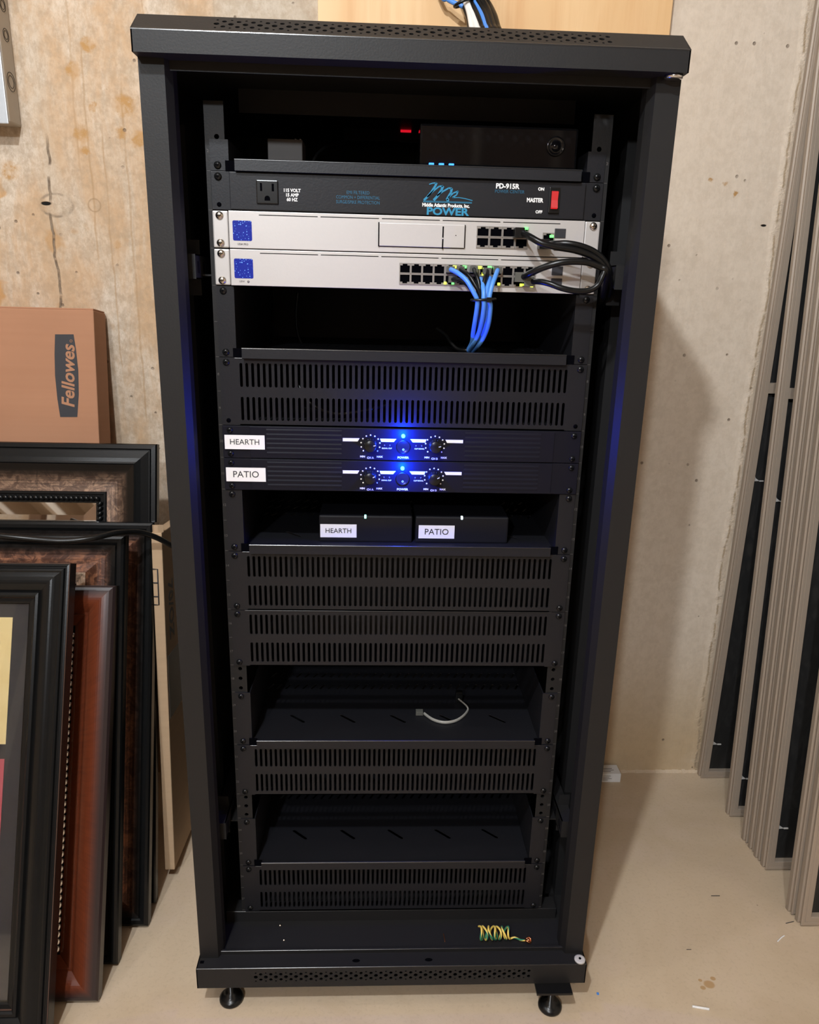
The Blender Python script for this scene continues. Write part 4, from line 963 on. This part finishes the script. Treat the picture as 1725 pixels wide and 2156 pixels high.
# ------------------------------------------------------------------ picture frames on the left
def ring(name, W, H, prof, m, parent, smooth=False, yoff=0.0):
    """mitred moulding; prof is (inset, height toward the viewer); x in [-W,0], z in [0,H]"""
    mb = MB()
    def corner(i, t_): return ((0-t_, t_), (0-t_, H-t_), (-W+t_, H-t_), (-W+t_, t_))[i]
    for side in range(4):
        j = (side+1) % 4
        for (t0, h0), (t1, h1) in zip(prof, prof[1:]):
            a = corner(side, t0); b = corner(j, t0); c = corner(j, t1); d = corner(side, t1)
            L = H if side in (0, 2) else W
            f = mb.quad((a[0], -h0+yoff, a[1]), (b[0], -h0+yoff, b[1]), (c[0], -h1+yoff, c[1]), (d[0], -h1+yoff, d[1]), ((t0, 0), (t0, L), (t1, L), (t1, 0)))
            f.smooth = smooth
    return mb.build(name, m, parent, world=False)
def arc(t0, h0, t1, h1, bulge, n=8):
    out = []
    for i in range(n+1):
        f = i/n; out.append((t0+(t1-t0)*f, h0+(h1-h0)*f+bulge*math.sin(math.pi*f)))
    return out
FG = 'picture and mirror frames leaning in a stack on the left'
def leaning(name, x, y, th, d, label, cat):
    return thing(name, (x, y, FLOOR+d*math.sin(th)), label, cat, FG, rx=-th)
def back(t, W, H, d, m='backing'): MB().box(-W+0.006, -0.006, d-0.004, d-0.001, 0.006, H-0.006).build('backing_board', m, t, world=False)
def beads(name, W, H, ins, h, pitch, rl, rw, m, parent, twist=0.0, zlim=None):
    mb = MB()
    z = ins+pitch*0.6
    while z < H-ins-pitch*0.4:
        mt = Matrix.Translation((-ins, -h, z)) @ Matrix.Rotation(twist, 4, 'Y') @ Matrix.Diagonal((rw, rw, rl, 1))
        g = bmesh.ops.create_uvsphere(mb.bm, u_segments=8, v_segments=6, radius=1, matrix=mt)
        z += pitch
    x = -ins-pitch*0.6
    while x > -W+ins:
        for zz in (H-ins, ins):
            mt = Matrix.Translation((x, -h, zz)) @ Matrix.Rotation(math.pi/2+twist, 4, 'Y') @ Matrix.Diagonal((rw, rw, rl, 1))
            bmesh.ops.create_uvsphere(mb.bm, u_segments=8, v_segments=6, radius=1, matrix=mt)
        x -= pitch
    for f in mb.bm.faces: f.smooth = True
    return mb.build(name, m, parent, world=False)

# front frame: black, glazed prints
W, H, d = 0.52, 0.712, 0.022
t = leaning('picture_frame', -0.510, -0.149, 0.383, d, 'black moulded frame with yellow and rose prints behind glass, frontmost of the leaning stack', 'picture frame')
ring('outer_moulding', W, H, [(0, -d), (0, 0), (0.0015, 0.0015), (0.0045, 0.002), (0.0055, 0.0005), (0.0075, 0.0005), (0.009, 0.004), (0.012, 0.005), (0.0145, 0.004)], 'frame_black', t)
ring('main_moulding', W, H, [(0.0145, 0.004)]+arc(0.0155, 0.0045, 0.044, 0.000, 0.006, 10)+[(0.046, 0.003), (0.050, 0.0035), (0.053, 0.001), (0.054, -0.003), (0.060, -0.004), (0.063, -0.006), (0.064, -0.012)], 'frame_black', t, True)
ring('worn_edge_lines', W, H, [(0.0004, 0.0009), (0.0012, 0.0017)], 'frame_edge', t)
ring('inner_worn_line', W, H, [(0.0535, 0.0000), (0.0543, -0.0028)], 'frame_edge', t)
MB().box(-W+0.06, -0.06, 0.0100, 0.0115, 0.06, H-0.06).build('mat_board', 'mat_dark', t, world=False)
MB().box(-0.40, -0.0880, 0.0094, 0.0099, H-0.277, H-0.0845).build('yellow_print', 'parchment', t, world=False)
MB().box(-0.40, -0.0885, 0.0094, 0.0099, H-0.560, H-0.299).build('rose_print', 'paper_red', t, world=False)
ln = MB().tube([(-0.1400, 0.0090, H-0.1225), (-0.1060, 0.0090, H-0.1225)], 0.0007, 6).tube([(-0.1060, 0.0090, H-0.1200), (-0.1055, 0.0090, H-0.1255)], 0.0007, 6).tube([(-0.1400, 0.0090, H-0.1255), (-0.1090, 0.0090, H-0.1255), (-0.1080, 0.0090, H-0.140), (-0.1100, 0.0090, H-0.165), (-0.1085, 0.0090, H-0.200)], 0.0005, 6)
ln.build('line_drawing', 'ink', t, world=False)
MB().box(-W+0.062, -0.062, 0.0055, 0.0075, 0.062, H-0.062).build('glass_pane', 'glass', t, world=False)
back(t, W, H, d)
# cherry frame with silvered beads
W, H, d = 0.50, 0.650, 0.020
t = leaning('picture_frame', -0.463, -0.074, 0.377, d, 'glossy cherry wood frame with a silvery beaded inner edge', 'picture frame')
ring('moulding', W, H, [(0, -d), (0, -0.003), (0.003, 0.001), (0.008, 0.003)]+arc(0.009, 0.003, 0.044, -0.006, 0.005, 10)+[(0.046, -0.006), (0.0475, -0.0045), (0.0490, -0.006), (0.060, -0.010), (0.066, -0.013)], 'cherry', t, True)
beads('beaded_edge', W, H, 0.0690, -0.0095, 0.0112, 0.0054, 0.0044, 'beads', t, 0.35)
ring('dark_liner', W, H, [(0.066, -0.0125), (0.085, -0.0125), (0.086, -0.016)], 'frame_black', t)
MB().box(-W+0.084, -0.084, 0.0145, 0.0155, 0.084, H-0.084).build('dark_panel', 'mat_dark', t, world=False)
back(t, W, H, d)
# tortoiseshell mirror frame, narrower
def tortoise(x, y, th, W, H, d, label, wid):
    t = leaning('mirror_frame', x, y, th, d, label, 'frame')
    ring('outer_rim', W, H, [(0, -d), (0, -0.004), (0.002, 0.000), (0.006, 0.002), (0.012, 0.0015), (0.0150, -0.001), (0.0156, 0.0005), (0.0165, -0.001)], 'frame_black', t, False)
    n = arc(0.0165, -0.001, wid, 0.006, -0.005, 8)
    ring('bronze_panel', W, H, n, 'tortoise', t, True)
    ring('pale_lip', W, H, [(wid, 0.006), (wid+0.003, 0.0055), (wid+0.019, -0.007)], 'lip_gold', t)
    MB().box(-W+wid+0.017, -wid-0.017, 0.008, 0.010, wid+0.017, H-wid-0.017).build('mirror_glass', 'mirror', t, world=False)
    back(t, W, H, d)
    return t
tortoise(-0.455, -0.006, 0.3079, 0.50, 0.7115, 0.020, 'tortoiseshell bronze frame with black rim, directly behind the cherry frame', 0.062)
tortoise(-0.4280, 0.0720, 0.3004, 0.54, 0.7108, 0.020, 'tortoiseshell bronze frame with wide black rim, just before the beaded mirror', 0.058)
# tall beaded mirror at the back
W, H, d = 0.60, 0.837, 0.024
t = leaning('mirror_frame', -0.430, 0.119, 0.2574, d, 'tallest bronze and black framed mirror with rope beading, rearmost of the stack', 'mirror')
ring('outer_rim', W, H, [(0, -d), (0, -0.010), (0.002, -0.006), (0.009, -0.005), (0.0105, -0.007), (0.0112, -0.004), (0.013, -0.004), (0.026, 0.000), (0.033, 0.003), (0.036, 0.0045), (0.038, 0.003)], 'frame_black', t, False)
ring('bronze_panel', W, H, arc(0.038, 0.003, 0.0865, -0.004, -0.004, 8), 'bronze', t, True)
ring('inner_rim', W, H, [(0.0865, -0.004), (0.088, -0.002), (0.091, -0.002), (0.092, -0.005), (0.106, -0.006), (0.107, -0.010)], 'frame_black', t)
beads('rope_beading', W, H, 0.0985, -0.0030, 0.0088, 0.0062, 0.0044, 'frame_black', t, 0.7)
bw = 0.023
mg = ring('mirror_bevel', W, H, [(0.106, -0.0112), (0.106+bw, -0.0092)], 'mirror', t)
MB().box(-W+0.106+bw, -0.106-bw, 0.0092, 0.012, 0.106+bw, H-0.106-bw).build('mirror_glass', 'mirror', t, world=False)
back(t, W, H, d)

# ------------------------------------------------------------------ cardboard box with logo
th = 0.131
t = thing('cardboard_box', (-0.560, 0.3140, FLOOR+0.062*math.sin(th)), 'brown cardboard box with a dark logo panel, behind the frames', 'box', None, rx=-th)
Hb = 1.040; Wb = 0.50; D_ = 0.062
def local(u_, v_, off=0.0):
    """point where the sight line meets the box front, in box coordinates"""
    n = Vector((0, math.cos(th), -math.sin(th))); up = Vector((0, math.sin(th), math.cos(th)))
    d_ = _ray(u_, v_); k_ = (Vector(t.location)+n*off-CAM_LOC).dot(n)/d_.dot(n); X = CAM_LOC+d_*k_-Vector(t.location)
    return X.x, X.dot(up)
MB().box(-Wb, 0, 0, D_, 0, Hb, 0.002).build('carton_body', 'card', t, world=False)
MB().box(-Wb, -0.001, 0.003, D_-0.002, Hb, Hb+0.003, 0.001).build('top_flap', 'card', t, world=False)
c1 = [local(115, 705), (0, 0), local(165, 879)]
qs = [local(u_, v_) for u_, v_ in ((116, 704), (155, 704), (160, 735), (165, 780), (166, 830), (163, 878), (127, 878), (121, 840), (116, 790), (115, 745))]
lg = MB().prism(qs, -0.0004, 0.0, 'y').build('logo_panel', 'ink', t, world=False)
lx, lz = local(147, 862)
a_, b_ = local(147, 862), local(147, 720)
Lw = math.hypot(b_[0]-a_[0], b_[1]-a_[1])*0.93
tx = MB().text('Fellowes', 0.046, 0, 0, 0, 'LEFT', 0.0010, 1.0, 0.20, valign='BOTTOM_BASELINE')
xs = [v.co.x for v in tx.bm.verts]; wt = max(xs)-min(xs)
bmesh.ops.scale(tx.bm, vec=(Lw/wt, 1, Lw/wt*1.0), verts=tx.bm.verts)
zs_ = [v.co.z for v in tx.bm.verts]
ang = math.atan2(b_[1]-a_[1], b_[0]-a_[0])
bmesh.ops.rotate(tx.bm, cent=(0, 0, 0), matrix=Matrix.Rotation(-ang, 3, 'Y'), verts=tx.bm.verts)
p0 = local(156.5, 859)
bmesh.ops.translate(tx.bm, vec=(p0[0], -0.0007, p0[1]), verts=tx.bm.verts)
tx.build('logo_lettering', 'card', lg, world=False)
q0 = local(150, 718)
MB().tube([(q0[0]+0.0022*math.cos(a), -0.0008, q0[1]+0.0022*math.sin(a)) for a in [2*math.pi*i/12 for i in range(13)]], 0.0005, 6, 1, False).build('registered_mark', 'card', lg, world=False)

# ------------------------------------------------------------------ flat carton between frames and rack
th = 0.11
t = thing('flat_carton', (-0.4215, 0.186, FLOOR+0.0275), 'thin pale cardboard carton standing between the frames and the rack', 'carton', None, rx=-th)
MB().box(-0.0055, 0.0130, 0.0, 0.235, -0.002, 0.650, 0.002).build('carton_body', 'card_pale', t, world=False)
MB().box(0.0130, 0.0136, 0.008, 0.20, 0.30, 0.42).build('packing_tape', 'stub', t, world=False)
MB().prism([(-0.0055, 0.010), (-0.001, 0.004), (0.005, 0.006), (0.013, 0.012)], 0.648, 0.662, 'z').build('torn_flap', 'card_pale', t, world=False)
MB().text('70/OZ', 0.040, 0.0133, 0.04, 0.50, 'CENTER', 0.0008, face='side', rot=-math.pi/2).build('printed_text', 'ink', t, world=False)
MB().tube([(-0.0045, -0.0008, 0.52), (0.0035, -0.0008, 0.52), (0.0035, -0.0008, 0.585), (-0.0045, -0.0008, 0.585)], 0.0011, 6, 1).tube([(-0.0045, -0.0008, 0.535), (0.0035, -0.0008, 0.535)], 0.0011, 6, 1).tube([(-0.0045, -0.0008, 0.560), (0.0035, -0.0008, 0.560)], 0.0011, 6, 1).build('printed_symbol', 'ink', t, world=False)

# black cord lying across the frames
cord = Q((-60, 1118, 0.120), (0, 1128, 0.135), (60, 1134, 0.145), (130, 1139, 0.150), (190, 1134, 0.160), (245, 1122, 0.185), (290, 1120, 0.215), (325, 1130, 0.230), (355, 1145, 0.245), (385, 1160, 0.27), (420, 1180, 0.31))
cable('extension_cord', 'cable_black', cord, 0.0048, 'black cord draped across the leaning frames toward the rack')

# ------------------------------------------------------------------ taupe screens on the right
SG = 'taupe framed insect screens leaning on the back wall'
def screen(x, y, lean, label, rail_z=None, tabs=(0.16, ), W=0.80, H=1.90, d=0.021, dz=0.0):
    t = thing('window_screen', (x, y, FLOOR+d*math.sin(lean)+dz), label, 'screen', SG, rx=-lean)
    prof = [(0.002, -d), (0.0, -d+0.002), (0.0, -0.010), (0.003, -0.0085), (0.003, -0.0035), (0.001, -0.002), (0.001, -0.0005), (0.0028, 0.0), (0.0070, 0.0), (0.0078, -0.0010), (0.0086, 0.0), (0.0175, 0.0), (0.0184, -0.0015), (0.0190, -0.011), (0.0185, -d)]
    ring('screen_frame', W, H, prof, 'screen_frame', t)
    for o_ in t.children:
        o_.location.x = W
    MB().box(0.0180, W-0.0180, 0.0120, 0.0126, 0.0180, H-0.0180).build('screen_mesh', 'mesh', t, world=False)
    if rail_z: MB().box(0.0180, W-0.0180, 0.0015, 0.0150, rail_z, rail_z+0.021, 0.0008).build('cross_rail', 'screen_frame', t, world=False)
    for q in tabs:
        MB().prism([(0.0186, q), (0.0330, q+0.001), (0.0240, q+0.007), (0.0186, q+0.020)], 0.0090, 0.0110, 'y').box(0.0330, 0.0420, 0.0090, 0.0110, q-0.0004, q+0.0022).build('pull_tab', 'tab', t, world=False)
    return t
screen(0.7355, 0.4930, 0.004, 'taupe framed screen standing against the wall, rearmost and farthest left', 0.905, (0.085, 0.72))
screen(0.7425, 0.3560, 0.083, 'taupe framed screen second from the wall, leaning with a gap in front', 0.905, (0.085, 0.70))
screen(0.7400, 0.2740, 0.093, 'taupe framed screen third from the wall, back of the tight middle pack', 0.905, (0.085, ))
screen(0.7420, 0.2490, 0.093, 'taupe framed screen fourth from the wall, in the tight middle pack', 0.905, ())
screen(0.7420, 0.2240, 0.093, 'taupe framed screen fifth from the wall, in the tight middle pack', 0.905, ())
screen(0.7440, 0.1985, 0.093, 'taupe framed screen at the front of the tight middle pack, dark mesh showing', None, (0.085, ))
screen(0.7370, 0.0870, 0.085, 'taupe framed screen second from the front, its edge behind the nearest one', None, ())
screen(0.7410, 0.0615, 0.085, 'taupe framed screen nearest the camera, at the right edge', None, ())

# ------------------------------------------------------------------ small white box and floor litter
t = thing('small_box', (0.485, 0.495, FLOOR), 'small white printed box on the floor against the wall', 'box')
MB().box(0.435, 0.5400, 0.4800, 0.5150, FLOOR, FLOOR+0.0225, 0.0008).build('box_body', 'white', t)
w = MB(); w.text('FROST PLUG\nSET 2 PK', 0.0052, 0.5130, 0.4975, FLOOR+0.0227, 'CENTER', 0.0001, face='top') if False else None
for i_, (a, b) in enumerate(((0.500, 0.524), (0.502, 0.527), (0.500, 0.518))): w.box(a, b, 0.4995-i_*0.006, 0.5015-i_*0.006, FLOOR+0.0225, FLOOR+0.0228)
for i_, (a, b) in enumerate(((0.498, 0.516), (0.498, 0.513), (0.498, 0.519), (0.498, 0.510))): w.box(a, b, 0.4797, 0.4800, FLOOR+0.0165-i_*0.0036, FLOOR+0.0175-i_*0.0036)
w.build('printed_lines', 'greyprint', t)
def on(u_, v_, h=0.0): return PZ(u_, v_, FLOOR+h)
tag(MB().tube([on(1458, 2119, .002), on(1475, 2122, .002), on(1494, 2125, .002)], 0.0022, 6, flat=0.6).build('plastic_sliver', 'white'), 'white plastic sliver on the floor at lower right', 'scrap')
tag(MB().tube([on(1498, 1886, .0008), on(1516, 1886, .0008)], 0.0007, 6).build('dark_splinter', 'ink'), 'thin dark splinter on the floor right of the rack', 'scrap')
tag(MB().tube([on(1446, 1999, .0006), on(1456, 1999, .0006)], 0.0005, 6).build('dark_splinter', 'ink'), 'tiny dark splinter midway across the open floor at right', 'scrap')
tag(MB().tube([on(1655, 1944, .0008), on(1672, 1940, .0008)], 0.0006, 6).build('dark_splinter', 'ink'), 'dark splinter on the floor beside the nearest screens', 'scrap')
tag(MB().tube([on(1638, 1982, .001), on(1646, 1974, .001), on(1652, 1970, .001)], 0.0011, 6).build('paper_scrap', 'white'), 'white paper scrap on the floor below the nearest screens', 'scrap')
c = on(1259, 2093); tag(MB().box(c.x-0.0018, c.x+0.0018, c.y-0.0018, c.y+0.0018, FLOOR, FLOOR+0.002, 0.0004).build('blue_bead', 'blue_cable'), 'tiny blue plastic bead on the floor by the rack foot', 'scrap')
